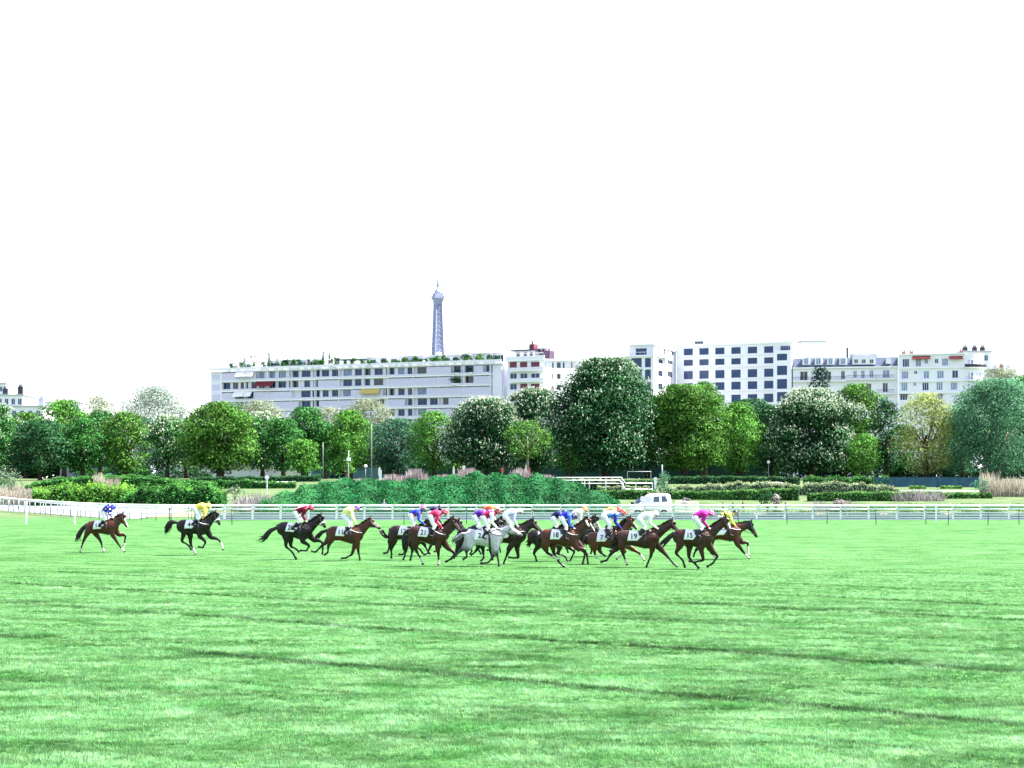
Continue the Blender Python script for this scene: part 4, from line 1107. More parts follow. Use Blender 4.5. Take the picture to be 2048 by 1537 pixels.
# ---- white office building with dark blue windows
def office():
    Z = lambda x: x / 5.12 + 1220; Y = lambda y: y / 5.12 + 660
    P0 = (wx(1353, 485), 485); P1 = (wx(1585, 471), 471)
    f = front(P0, P1, 'large white office building with rows of dark blue windows')
    L = f.L; zr = f.loc(1470, Y(143))[1]
    cols = [(755,848),(915,1010),(1078,1172),(1242,1338),(1410,1507),(1578,1672)]
    yl = [(195,260),(308,368),(424,505),(548,626),(680,765)]; dy = -4.9
    bayrows = [(250,315),(372,465),(508,606),(640,735)]
    holes = []
    for r, (a, b) in enumerate(yl):
        for c, (x0, x1) in enumerate(cols):
            h = f.rect(Z(x0), Z(x1), Y(a + dy * c), Y(b + dy * c)); holes.append((h, r))
    H2 = [h for h, r in holes]
    xb0 = f.loc(Z(1690), 720)[0]
    V, F = wall_holes(0, xb0, 0, zr, H2, .3)
    b = MB().add(V, F); b.add([(0,0,0),(0,14,0),(L,14,0),(0,14,zr),(L,14,zr),(0,0,zr),(xb0,0,zr),(L,0,zr),(L,0,0)], [(1,0,5,3),(2,1,3,4),(5,6,7,4,3),(8,2,4,7)])
    b.build('wall', CREAM, f.root)
    for h, r in holes: window(f, *h, glass='blue', frame='blue', n=4 if r < 2 else 3, y=.18, bar=None if r < 2 else .74)
    for a in (278, 396, 516, 640):
        z = f.loc(Z(1100), Y(a - 6))[1]; slab(f, 'string_course', 0, xb0, -.18, -.003, z - .15, z + .15, STONE)
    slab(f, 'cornice', -.2, L + .2, -.45, -.003, zr - .3, zr + .25, WHITE)
    # projecting bay at the far end
    bh = [f.rect(Z(1722), Z(1825), Y(a), Y(b)) for a, b in bayrows]
    bz = f.loc(Z(1770), Y(215))[1]
    V, F = wall_holes(xb0 + .01, L, 0, bz, bh, .3, -1.2)
    b = MB().add(V, F); b.add([(xb0+.01,-1.2,0),(xb0+.01,-.004,0),(xb0+.01,-.004,bz),(xb0+.01,-1.2,bz),(L,-1.2,0),(L,-.004,0),(L,-.004,bz),(L,-1.2,bz)], [(1,0,3,2),(4,5,6,7),(3,7,6,2)]); b.build('bay_wall', CREAM, f.root)
    for i, h in enumerate(bh): window(f, *h, glass='blue', frame='blue', n=4 if i == 0 else 3, y=-1.02, bar=None if i == 0 else .74)
    V, F = wall_holes(xb0 + .01, L, bz + .01, zr - .31, [f.rect(Z(1745), Z(1848), Y(165), Y(208))], .3, 0)
    b = MB().add(V, F); b.build('upper_wall', CREAM, f.root); window(f, *f.rect(Z(1745), Z(1848), Y(165), Y(208)), glass='blue', frame='blue', n=4, y=.18)
    b = MB(); b.tube([(xb0 + .2, -1.1, bz + .95), (L - .2, -1.1, bz + .95)], .05, 4)
    for u in np.linspace(xb0 + .2, L - .2, 8): b.tube([(u, -1.1, bz), (u, -1.1, bz + .95)], .035, 4)
    b.build('balcony_railing', ZINC, f.root)
    # left wing: front face nearer, sunlit flank
    W1 = np.array([wx(1307, 462), 462.]); W0 = np.array([wx(1237, 466), 466.])
    def sub(name, p0, p1):
        e2 = empty(name, (0, 0, 0)); e2.parent = f.root
        rel = p0 - f.P0; e2.location = (rel @ f.u, rel @ np.array([-f.u[1], f.u[0]]), 0); e2.rotation_euler = (0, 0, math.atan2((p1 - p0)[1], (p1 - p0)[0]) - f.rz)
        g = Facade(e2, p0, p1); g.root = e2; return g
    g = sub('left_wing', W0, W1)
    zt = g.loc(1280, Y(268))[1]
    hs = [g.rect(Z(a), Z(b_), Y(c), Y(d)) for a, b_, c, d in ((122,182,298,360),(218,325,292,385),(358,418,290,383),(218,325,410,505),(358,418,408,510),(122,182,412,500),(218,325,535,625),(358,418,533,625))]
    V, F = wall_holes(0, g.L, 0, zt, hs, .3); b = MB().add(V, F); b.add([(0,0,0),(0,14,0),(0,14,zt),(0,0,zt),(g.L,0,zt),(g.L,14,zt)], [(1,0,3,2),(3,4,5,2)]); b.build('wing_wall', CREAM, g.root)
    for h in hs: window(g, *h, glass='blue', frame='blue', n=3 if h[1] - h[0] > 2 else 2, y=.18, bar=.74)
    slab(g, 'terrace_edge', -.3, g.L + .2, -.4, -.003, zt - .2, zt + .1, WHITE)
    zt2 = g.loc(1280, Y(155))[1]
    hu = [g.rect(Z(245), Z(358), Y(186), Y(260))]
    ua, ub = g.loc(Z(180), 700)[0], g.loc(Z(425), 700)[0]
    V, F = wall_holes(ua, ub, zt + .11, zt2, [(hu[0][0], hu[0][1], max(hu[0][2], zt + .4), hu[0][3])], .3, 1.5)
    b = MB().add(V, F); b.add([(ua,1.5,zt+.11),(ua,10,zt+.11),(ua,10,zt2),(ua,1.5,zt2),(ub,1.5,zt2),(ub,10,zt2),(ub,1.5,zt+.11),(ub,10,zt+.11)], [(1,0,3,2),(3,4,5,2),(6,7,5,4)]); b.build('attic_wall', CREAM, g.root)
    window(g, hu[0][0], hu[0][1], max(hu[0][2], zt + .4), hu[0][3], glass='blue', frame='blue', n=4, y=1.68)
    slab(g, 'attic_roof', ua - .4, ub + .4, 1.0, 10.4, zt2 + .005, zt2 + .3, WHITE)
    b = MB(); b.tube([(0, -.2, zt + 1.0), (g.L, -.2, zt + 1.0)], .05, 4)
    for u in np.linspace(0, g.L, 9): b.tube([(u, -.2, zt + .1), (u, -.2, zt + 1.0)], .035, 4)
    b.build('terrace_railing', ZINC, g.root)
    q = sub('sunlit_flank', W1 + np.array([.01, .01]), np.array([wx(1352, 487), 487.]))
    zq = q.loc(1325, Y(185))[1]
    hs = [q.rect(Z(a), Z(b_), Y(c), Y(d)) for a, b_, c, d in ((490,507,188,260),(518,537,192,262),(547,565,196,264),(630,655,202,268),(492,542,295,355),(588,638,305,362),(492,542,412,484),(588,638,420,492),(492,542,545,620),(588,608,550,610),(630,656,550,610))]
    V, F = wall_holes(0, q.L, 0, zq, hs, .25); b = MB().add(V, F); b.build('flank_wall', CREAM, q.root)
    for h in hs: window(q, *h, glass='dark', frame='grey', n=2 if h[1] - h[0] > 1.5 else 1, y=.14)
    slab(q, 'flank_cornice', 0, q.L, -.3, -.003, zq - .1, zq + .2, WHITE)
    # plant rooms on the roof
    for a, b_, c, d, m in ((625, 930, 75, 160, CREAM), (1722, 1775, 100, 135, ZINC), (1525, 1550, 118, 135, IRON)):
        u0, u1, z0, z1 = f.rect(Z(a), Z(b_), Y(c), Y(d)); slab(f, 'roof_room', u0, u1, 4, 9, zr + .02, max(z1, zr + .7), m)
    u0, u1, z0, z1 = f.rect(Z(822), Z(912), Y(108), Y(152)); window(f, u0, u1, z0, z1, glass='dark', frame='grey', n=3, y=3.94)
    for a in (660, 700, 740, 775): 
        u, z = f.loc(Z(a), Y(100)); b = MB().tube([(u, 2.5, zr), (u, 2.5, zr + 1.7)], .16, 6); b.build('flue', ZINC, f.root)
office()

# ---- slate mansard building
def mansard():
    Z = lambda x: x / 4.197 + 1560; Y = lambda y: y / 4.197 + 660
    P0 = (wx(1586, 470), 470); P1 = (wx(1796, 464), 464)
    f = front(P0, P1, 'cream town building with a steep blue slate roof and dormer windows')
    L = f.L; ze = f.loc(1690, Y(312))[1]; zr = f.loc(1690, Y(232))[1]
    wins = [(168,233,350,425,'dark'),(370,430,350,420,'dark'),(512,545,345,415,'dark'),(615,645,345,405,'pale'),(680,712,342,405,'pale'),(750,785,340,402,'pale'),(862,920,338,405,'pale'),
            (600,630,450,500,'dark'),(662,698,450,502,'dark'),(727,768,450,530,'dark'),(862,905,445,525,'dark'),(725,770,560,600,'pale'),(845,908,560,610,'pale')]
    hs = [f.rect(Z(a), Z(b), Y(c), Y(d)) for a, b, c, d, k in wins]
    V, F = wall_holes(0, L, 0, ze, hs, .3); b = MB().add(V, F); b.add([(0,0,0),(0,12,0),(L,12,0),(L,0,0),(0,12,ze),(L,12,ze),(0,0,ze),(L,0,ze)], [(1,0,6,4),(2,1,4,5),(3,2,5,7)]); b.build('wall', CREAM, f.root)
    for h, w in zip(hs, wins): window(f, *h, glass=w[4], n=2, y=.18)
    b = MB().add([(0,-.2,ze+.02),(L,-.2,ze+.02),(L,1.7,zr),(0,1.7,zr),(L,10,zr+.4),(0,10,zr+.4),(0,12,ze+.02),(L,12,ze+.02)], [(0,1,2,3),(3,2,4,5),(5,4,7,6),(0,3,5,6),(1,7,4,2)]); b.build('slate_roof', SLATE, f.root)
    slab(f, 'cornice', -.1, L + .1, -.55, -.205, ze - .35, ze + .015, WHITE)
    for a, b_ in ((200,238),(303,342),(405,442),(508,548)):
        u0, u1, z0, z1 = f.rect(Z(a), Z(b_), Y(240), Y(292)); 
        b = MB().box(u0 - .35, u1 + .35, -.15, 1.6, z0 - .1, z1 + .35); b.build('dormer', CREAM, f.root); window(f, u0, u1, z0, z1, glass='pale', n=2, y=-.22)
    u0, u1, z0, z1 = f.rect(Z(608), Z(800), Y(232), Y(290)); b = MB().box(u0, u1, -.15, 2.2, z0, z1 + .2); b.build('attic_wall', CREAM, f.root)
    for a, b_ in ((622,656),(686,720),(752,785)):
        u0, u1, z0, z1 = f.rect(Z(a), Z(b_), Y(246), Y(283)); window(f, u0, u1, z0, z1, glass='dark', n=2, y=-.22)
    u0, u1, z0, z1 = f.rect(Z(888), Z(930), Y(240), Y(285)); b = MB().box(u0, u1, -.15, 1.4, z0, z1); b.build('dormer', CREAM, f.root)
    for x0, x1, y in ((112, 560, 432), (560, 810, 418), (805, 965, 415), (805, 965, 538)):
        u0, u1, z0, z1 = f.rect(Z(x0), Z(x1), Y(y - 5), Y(y + 5)); slab(f, 'balcony_slab', max(u0, 0), u1 - .05, -.9, -.004, z0, z1, STONE)
        b = MB()
        for u in np.arange(max(u0, 0) + .1, u1 - .1, .45): b.tube([(u, -.85, z1), (u, -.85, z1 + .9)], .03, 4)
        b.tube([(max(u0, 0), -.85, z1 + .9), (u1 - .1, -.85, z1 + .9)], .045, 4); b.build('balcony_railing', IRON, f.root)
    u = f.loc(Z(563), 700)[0]; b = MB().box(u - .25, u + .25, 2, 2.6, zr - 1, f.loc(1695, Y(145))[1]); b.build('chimney', IRON, f.root)
    b = MB().box(u + .7, u + 8, 3, 6, zr + .05, zr + 1.2); b.build('roof_room', ZINC, f.root)
mansard()

# ---- white building with the rounded corner
def rounded():
    Z = lambda x: x / 4.197 + 1560; Y = lambda y: y / 4.197 + 660
    P0 = (wx(1796.5, 463), 463); P1 = (wx(1930, 458), 458)
    f = front(P0, P1, 'white apartment building with a rounded balcony corner and red awnings')
    L = f.L; zr = f.loc(1860, Y(205))[1]
    wins = [(1028,1085,245,312),(1138,1185,245,308),(1212,1243,245,285),(1298,1330,243,283),(1358,1412,240,302),(1020,1078,348,412),(1125,1152,346,372),(1205,1253,346,410),(1318,1375,344,408),(1445,1495,342,405),
            (1018,1070,445,512),(1118,1143,446,472),(1195,1248,444,510),(1312,1366,442,508),(1432,1488,442,505),(1008,1070,550,592),(1312,1366,545,590),(1008,1070,648,690)]
    hs = [f.rect(Z(a), Z(b), Y(c), Y(d)) for a, b, c, d in wins]
    V, F = wall_holes(0, L, 0, zr, hs, .3); b = MB().add(V, F); b.add([(0,0,0),(0,12,0),(L,12,0),(0,12,zr),(L,12,zr),(0,0,zr),(L,0,zr)], [(1,0,5,3),(2,1,3,4),(5,6,4,3)]); b.build('wall', CREAM, f.root)
    for i, h in enumerate(hs): window(f, *h, glass=('blue', 'pale', 'pale')[i % 3], n=2 if h[1] - h[0] < 1.6 else 3, y=.18)
    for y in (318, 430, 528):
        z = f.loc(1860, Y(y))[1]; slab(f, 'string_course', 0, L, -.35, -.003, z - .18, z + .12, WHITE)
    slab(f, 'cornice', 0, L + .1, -.4, -.003, zr - .15, zr + .2, WHITE)
    for a, b_ in ((1110, 1262), (1420, 1535)):
        u0, u1, z0, z1 = f.rect(Z(a), Z(b_), Y(222), Y(240)); b = MB().add([(u0,-.02,z1),(u1,-.02,z1),(u1,-1.1,z0),(u0,-1.1,z0),(u0,-.02,z1-.1),(u1,-.02,z1-.1),(u1,-1.1,z0-.25),(u0,-1.1,z0-.25)], [(0,1,2,3),(7,6,5,4),(3,2,6,7),(0,3,7,4),(1,5,6,2)]); b.build('awning', AWN['red'], f.root)
    for a, b_ in ((1005, 1072), (1310, 1368)):
        u0, u1, z0, z1 = f.rect(Z(a), Z(b_), Y(543), Y(550)); slab(f, 'awning', u0, u1, -.3, -.01, z0, z1, AWN['red'])
    # rounded corner
    rc = 4.6; b = MB(); n = 14
    A = [(L + rc * math.sin(t), rc - rc * math.cos(t)) for t in np.linspace(0, R(100), n)]
    V = [(x, y, 0) for x, y in A] + [(x, y, zr - .01) for x, y in A]
    b.add(V + [(L, rc, zr - .01), (L, 12, zr - .01), (A[-1][0], 12, zr - .01), (A[-1][0], 12, 0)], [(i, i+1, n+i+1, n+i) for i in range(n-1)] + [tuple(range(n, 2*n)) + (2*n+2, 2*n+1), (n-1, 2*n+3, 2*n+2, 2*n-1)]); b.build('corner_wall', CREAM, f.root)
    for k, (y, dark) in enumerate(((318, True), (425, False), (528, False))):
        z = f.loc(1940, Y(y))[1]; b = MB(); r2 = rc + .9
        A2 = [(L + r2 * math.sin(t), rc - r2 * math.cos(t)) for t in np.linspace(0, R(95), n)]
        V = [(x, yy, z - .12) for x, yy in A2] + [(x, yy, z + .1) for x, yy in A2] + [(L, rc, z - .12), (L, rc, z + .1)]
        b.add(V, [(i, i+1, n+i+1, n+i) for i in range(n-1)] + [tuple(range(n, 2*n)) + (2*n+1,), tuple(range(n-1, -1, -1)) + (2*n,)]); b.build('balcony_slab', WHITE, f.root)
        b = MB(); b.tube([(x, yy, z + 1.0) for x, yy in A2], .05, 4)
        for x, yy in A2:
            for q in (0,): b.tube([(x, yy, z + .1), (x, yy, z + 1.0)], .04, 4)
        if dark: b.add([(x, yy, z + .15) for x, yy in A2] + [(x, yy, z + .9) for x, yy in A2], [(i, i+1, n+i+1, n+i) for i in range(n-1)])
        b.build('balcony_railing', IRON if dark else ZINC, f.root)
        for t in (R(18), R(50)):
            e2 = empty('corner_window', (L + (rc + .08) * math.sin(t - .14), rc - (rc + .08) * math.cos(t - .14), z + .2)); e2.parent = f.root; e2.rotation_euler = (0, 0, t)
            class Q: pass
            q = Q(); q.root = e2; window(q, 0, 1.5, 0, 2.0, glass='pale', n=2, y=0)
    for u, m in ((1.2, BRICK), (3.2, BRICK), (12.5, ZINC), (16.5, BRICK)):
        b = MB().box(u - .5, u + .5, 4, 5.2, zr - .2, zr + 1.1)
        for q in (-.25, .25): b.tube([(u + q, 4.6, zr + 1.1), (u + q, 4.6, zr + 1.7)], .14, 6)
        b.build('chimney', m, f.root)
rounded()

# ---- small distant buildings and low walls
def simple(px0, px1, top, D, label, rows, cols, name='distant_building', wallm=CREAM, depth=12, wz_=(1.2, 1.9), chim=(), glass='blue', roofm=None, base=3.5, edge=True):
    P0 = (wx(px0, D), D); P1 = (wx(px1, D), D)
    f = front(P0, P1, label, 'building', name, base)
    H = wz(top, D) - base; hs = []
    for r in range(rows):
        for c in range(cols):
            u = f.L * (c + .5) / cols; z = H - 1.0 - wz_[1] - r * 3.1
            if z > .2: hs.append((u - wz_[0] / 2, u + wz_[0] / 2, z, z + wz_[1]))
    V, F = wall_holes(0, f.L, 0, H, hs, .25); b = MB().add(V, F); b.add([(0,0,0),(0,depth,0),(f.L,depth,0),(f.L,0,0),(0,depth,H),(f.L,depth,H),(0,0,H),(f.L,0,H)], [(1,0,6,4),(2,1,4,5),(3,2,5,7),(6,7,5,4)]); b.build('wall', wallm, f.root)
    for h in hs: window(f, *h, glass=glass, n=2, y=.14)
    if edge: slab(f, 'roof', -.4, f.L + .4, -.5, depth + .3, H + .005, H + .35, roofm or ZINC)
    for u, hh, m in chim:
        b = MB().box(u - .7, u + .7, 2, 3.2, H + .36, H + hh)
        for q in (-.4, 0, .4): b.tube([(u + q, 2.6, H + hh), (u + q, 2.6, H + hh + .7)], .16, 6)
        b.build('chimney', m, f.root)
    return f, H
f, H = simple(-20, 46, 791, 520, 'pale building with rooftop chimneys at the left picture edge', 4, 5, chim=((4, 2.2, IRON), (8.6, 2.8, IRON)))
simple(20, 84, 814, 470, 'lower pale building with a dark chimney wall beside the left one', 3, 4, chim=((8.0, 2.4, ZINC),))
simple(-30, 12, 768, 620, 'high flat roofed block far behind the left edge', 2, 2)
simple(86, 160, 806, 640, 'pale hazy block far behind the left trees', 3, 6)
simple(1602, 1650, 684, 560, 'pale blank block showing behind the white office building', 0, 1, edge=True, wallm=WHITE)
simple(1985, 2032, 741, 620, 'far roof with a row of small chimneys behind the right trees', 3, 4, chim=((1.5, 1.8, ZINC), (4, 1.9, BRICK), (6.5, 1.8, ZINC)))
simple(1925, 1982, 704, 540, 'plain block with rooftop chimneys behind the rounded corner', 1, 3, chim=((1.5, 1.6, IRON), (4.5, 1.6, IRON), (7, 1.6, IRON)))
# low white walls and sheds under the trees
BLUEW = mat('blue_grey_wall', (.36,.40,.52), (.28,.32,.44), .8, .2, .4)
simple(120, 300, 925, 300, 'blue grey low wall building under the left trees', 0, 1, 'low_building', BLUEW, 6)
simple(290, 398, 916, 306, 'pale shed behind the white blossomed chestnut', 0, 1, 'low_building', CREAM, 6)
simple(396, 560, 936, 296, 'low glazed pavilion behind the olive maple', 1, 9, 'low_building', LILACW, 6, (1.1, .9))
simple(556, 606, 928, 290, 'bright white blank wall between the maples', 0, 1, 'low_building', WHITE, 5)
simple(622, 678, 918, 312, 'small grey roofed pavilion behind the young conical tree', 1, 3, 'low_building', mat('pavilion_teal', (.10,.22,.28), (.07,.16,.22), .6, .3, 1), 6, (1.1, 1.2))
simple(706, 760, 935, 292, 'small teal kiosk right of the young conical tree', 1, 3, 'low_building', mat('kiosk_teal', (.07,.16,.20), (.05,.12,.16), .6, .3, 1), 4, (1.0, 1.0), edge=False)
# ------------------------------------------------------------------ race horses and jockeys
ZOOM = {'A': (100, 980, 5.12), 'B': (500, 980, 2048/300), 'C': (750, 990, 9.605), 'D': (900, 990, 9.605),
        'E': (1040, 990, 9.605), 'F': (1180, 990, 9.605), 'G': (1330, 990, 9.605)}
COAT = mat('horse_coat', (1, 1, 1), (.70, .66, .64), .36, .28, 7, attr='tint')
HAIR = mat('horse_hair', (.016, .011, .009), (.006, .005, .005), .55, .35, 12)
HAIR_GREY = mat('grey_hair', (.30, .30, .33), (.12, .12, .14), .6, .3, 12)
CLOTH = mat('white_cloth', (.80, .80, .83), (.72, .72, .76), .8, .2, 6)
LEATHER = mat('dark_leather', (.018, .014, .02), (.010, .009, .014), .45, .45, 8)
WEB = mat('white_webbing', (.78, .76, .74), (.66, .64, .62), .7, .2, 8)
INK = mat('black_ink', (.012, .012, .015), None, .7, .2, 6)
SILK = mat('silk', (1, 1, 1), (.86, .86, .86), .55, .2, 9, attr='tint', bump=.15)
SKIN = mat('skin', (.46, .27, .19), (.38, .21, .15), .55, .3, 10)

TORSO = [(-.87,1.25,.09,.07), (-.80,1.25,.21,.16), (-.65,1.245,.305,.24), (-.45,1.24,.325,.28), (-.2,1.23,.30,.265),
         (.05,1.195,.32,.28), (.3,1.17,.36,.27), (.48,1.195,.395,.25), (.65,1.21,.34,.22), (.80,1.22,.24,.17), (.89,1.22,.11,.10)]

def remesh(V, F, voxel, smooth_it):
    me = mesh_py('tmp', V, F)
    o = bpy.data.objects.new('tmp', me); COL.objects.link(o)
    m = o.modifiers.new('r', 'REMESH'); m.mode = 'VOXEL'; m.voxel_size = voxel; m.use_smooth_shade = True
    if smooth_it:
        s = o.modifiers.new('s', 'SMOOTH'); s.factor = .5; s.iterations = smooth_it
    dg = bpy.context.evaluated_depsgraph_get()
    out = bpy.data.meshes.new_from_object(o.evaluated_get(dg))
    bpy.data.objects.remove(o); bpy.data.meshes.remove(me)
    out.polygons.foreach_set('use_smooth', np.ones(len(out.polygons), dtype=bool))
    return out

def seg_dist(P, a, b):
    a = np.asarray(a, float); b = np.asarray(b, float); d = b - a
    t = np.clip(((P - a) @ d) / (d @ d + 1e-9), 0, 1)
    return np.linalg.norm(P - (a + t[:, None] * d), axis=1), t

def coords(me):
    c = np.empty(len(me.vertices) * 3, np.float32); me.vertices.foreach_get('co', c); return c.reshape(-1, 3)

COATS = {'bay': ((.066,.0185,.008), (.004,.003,.003)), 'dark': ((.0075,.0042,.0045), (.003,.0026,.003)), 'brown': ((.042,.0135,.007), (.004,.003,.003)),
         'darkbay': ((.019,.0075,.0055), (.004,.003,.003)), 'chestnut': ((.085,.030,.010), (.05,.018,.007)), 'grey': ((.50,.50,.55), (.035,.035,.045))}

def text_mesh(body, size):
    cu = bpy.data.curves.new('t', 'FONT'); cu.body = body; cu.size = size; cu.align_x = 'CENTER'; cu.align_y = 'CENTER'; cu.resolution_u = 3
    cu.offset = size * .018
    o = bpy.data.objects.new('t', cu); COL.objects.link(o)
    dg = bpy.context.evaluated_depsgraph_get()
    me = bpy.data.meshes.new_from_object(o.evaluated_get(dg))
    bm = bmesh.new(); bm.from_mesh(me)
    bmesh.ops.triangulate(bm, faces=bm.faces); bmesh.ops.subdivide_edges(bm, edges=[e for e in bm.edges if e.calc_length() > .06], cuts=2)
    bmesh.ops.triangulate(bm, faces=bm.faces)
    V = [tuple(v.co) for v in bm.verts]; bm.verts.index_update(); F = [tuple(v.index for v in f.verts) for f in bm.faces]
    bm.free(); bpy.data.objects.remove(o); bpy.data.curves.remove(cu); bpy.data.meshes.remove(me)
    return V, F

def make_horse(h):
    ox, oy, s = ZOOM[h['z']]
    gyp = oy + h['g'] / s
    D = gy(gyp)
    X0 = wx(ox + h['wi'][0] / s, D)
    def T(p, y=0.0):
        return np.array([wx(ox + p[0] / s, D) - X0, y, wz(oy + p[1] / s, D)])
    wi, cr, poll, nose = (T(h[k]) for k in ('wi', 'cr', 'poll', 'nose'))
    ax = wi - cr; L = np.linalg.norm(ax); xh = ax / L; zh = np.array([-xh[2], 0, xh[0]])
    sc = float(np.clip(L / .90, .9, 1.12)); mid = (wi + cr) / 2
    def B(x, z, y=0.0):
        return mid + xh * (x * sc) + zh * (z - 1.58) + np.array([0, y, 0])
    V, F = [], []
    def add(pts, vals, sub=3, n=12):
        P, W = catmull(pts, vals, sub)
        v, f = loft(P, [w[0] for w in W], [w[1] for w in W], n, True, (0, 1, 0))
        k = len(V); V.extend(tuple(q) for q in v); F.extend(tuple(i + k for i in q) for q in f)
    add([B(x, z) for x, z, a, b in TORSO], [(a, b) for x, z, a, b in TORSO], 2, 18)
    # neck and head
    n0 = B(.52, 1.30); n1 = B(.66, 1.36)
    down = np.array([0, 0, -1.0])
    nk = poll - n1; nkp = np.array([nk[2], 0, -nk[0]]) / np.linalg.norm(nk)       # towards the throat
    c2 = poll + nkp * .12 - nk / np.linalg.norm(nk) * .03
    add([n0, n1 + nkp * .02, n1 + nk * .45 + nkp * .07, c2, c2 + nk / np.linalg.norm(nk) * .07],
        [(.33, .17), (.275, .145), (.185, .10), (.135, .078), (.08, .06)], 4)
    hd = nose - poll; hl = np.linalg.norm(hd); hu = hd / hl
    jaw = np.array([hu[2], 0, -hu[0]]) if (np.array([hu[2], 0, -hu[0]]) @ np.array([-1, 0, -.4])) > 0 else np.array([-hu[2], 0, hu[0]])
    head = [(0.02, .075, .075), (.14, .125, .095), (.32, .150, .100), (.50, .115, .080), (.70, .085, .062), (.86, .078, .060), (.96, .065, .055), (1.02, .035, .035)]
    add([poll + hd * t + jaw * a * .93 for t, a, b in head], [(a, b) for t, a, b in head], 3)
    # ears
    for e in (-1, 1):
        b0 = poll + hd * .05 + np.array([0, .05 * e, 0]) + jaw * .02
        up = -jaw * .6 - hu * .55 + np.array([.1, .25 * e, .3]); up /= np.linalg.norm(up)
        add([b0 - up * .03, b0 + up * .05, b0 + up * .12, b0 + up * .185], [(.035, .03), (.036, .026), (.026, .018), (.008, .008)], 2, 8)
    # legs
    bones = []
    def leg(pts, hind, y):
        p = [T(q) for q in pts]
        j0 = [y * 1.0, y * .95, y * .82, y * .8]
        p = [q + np.array([0, j0[i], 0]) for i, q in enumerate(p)]
        top = B(-.52, 1.30, y * .9) if hind else B(.56, 1.20, y * .95)
        k, c, hf = p[1], p[2], p[3]
        pst = c + (hf - c) * .5
        tip = hf
        if hind:
            pts_ = [top, p[0], p[0] + (k - p[0]) * .5, k, k + (c - k) * .5, c, pst, c + (hf - c) * .72, tip]
            vals = [(.25, .125), (.165, .105), (.10, .074), (.068, .052), (.042, .036), (.050, .044), (.042, .038), (.055, .05), (.062, .056)]
        else:
            pts_ = [top, p[0], p[0] + (k - p[0]) * .5, k, k + (c - k) * .5, c, pst, c + (hf - c) * .72, tip]
            vals = [(.20, .10), (.125, .085), (.085, .066), (.061, .054), (.040, .036), (.048, .042), (.040, .037), (.053, .05), (.060, .056)]
        add(pts_, vals, 3, 10)
        bones.append((p[0], k, c, hf, hind, y))
    leg(h['HN'], True, -.15); leg(h['HF'], True, .15); leg(h['FN'], False, -.14); leg(h['FF'], False, .14)
    me = remesh(V, F, h.get('voxel', .02), 3)
    me.name = 'horse'
    P = coords(me).astype(float)
    base, pts_c = (np.array(c) for c in COATS[h['coat']])
    n = len(P)
    colr = np.tile(base, (n, 1))
    # belly and upper legs a little duller, points black, socks white
    body_d, _ = seg_dist(P, B(-.7, 1.22), B(.7, 1.2))
    head_d, head_t = seg_dist(P, poll + jaw * .08, nose + jaw * .05)
    bestd = np.minimum(body_d - .22, head_d - .06)
    neck_d, _ = seg_dist(P, n1, c2)
    bestd = np.minimum(bestd, neck_d - .15)
    for li, (a, k, c, f, hind, y) in enumerate(bones):
        d1, t1 = seg_dist(P, a, k); d2, t2 = seg_dist(P, k, c); d3, t3 = seg_dist(P, c, f)
        dm = np.minimum(np.minimum(d1 - .06, d2), d3)
        w1 = (d1 - .06 < np.minimum(d2, d3)) & (dm < bestd) & (dm < .12)
        wl = (~(d1 - .06 < np.minimum(d2, d3))) & (np.minimum(d2, d3) < .12) & (np.minimum(d2, d3) < bestd + .02)
        if h['coat'] == 'grey':
            blend = np.clip((t1 - .0) * 1.2, 0, 1)[:, None]
        else: blend = np.clip((t1 - .45) * 1.8, 0, 1)[:, None]
        colr[w1] = (base * (1 - blend) + pts_c * blend)[w1]
        colr[wl] = pts_c
        if li in h.get('socks', ()):
            so = wl & ((d3 < d2) | (t2 > h.get('sock_h', .7)))
            colr[so] = (.62, .58, .54)
        hoof = wl & (d3 < d2) & (t3 > .72)
        colr[hoof] = (.02, .018, .018)
    mz = (head_d < .2) & (head_t > .80)
    colr[mz] = base * .35 if h['coat'] != 'grey' else np.array((.10, .10, .12))
    if h.get('blaze'):
        fd, ft = seg_dist(P, poll + hd * .12, nose)
        bl = (fd < .05) & (ft > .12) & (np.abs(P[:, 1]) < .055)
        colr[bl] = (.66, .62, .58)
    if h.get('white_face'):
        colr[(head_d < .2) & (head_t > .45)] = (.70, .67, .66)
    if h.get('hood'):
        colr[(head_d < .2) & (head_t < .62)] = (.012, .014, .02)
    colr *= rng.normal(1, .05, (n, 1)).clip(.8, 1.2)
    tint_attr(me, colr.astype(np.float32), 'POINT')
    o = link('horse', me, COAT); o.location = (X0, D, 0)
    tag(o, h['label'], 'horse', 'race horses galloping along the turf')
    bvh = BVHTree.FromPolygons([Vector(p) for p in P], [tuple(p.vertices) for p in me.polygons])
    def hit(x, th, off):
        """point on the coat at body station x, angle th from the spine (near side negative)"""
        c = B(x, 1.26); d = zh * math.cos(th) + np.array([0, math.sin(th), 0])
        hh = float(np.interp(x, [q[0] for q in TORSO], [q[2] for q in TORSO])); hw = float(np.interp(x, [q[0] for q in TORSO], [q[3] for q in TORSO]))
        zc = float(np.interp(x, [q[0] for q in TORSO], [q[1] for q in TORSO]))
        if abs(th) > 2.3:
            e = abs(th) - math.pi / 2
            return B(x, zc - (hh + off) * math.sin(e) * 1.0) + np.array([0, math.copysign((hw + off) * math.cos(e), th), 0])
        loc, nn, i, dist = bvh.ray_cast(Vector(c + d * .55), Vector(-d), 1.6)
        if loc is None: return c + d * .27
        return np.array(loc) + d * off
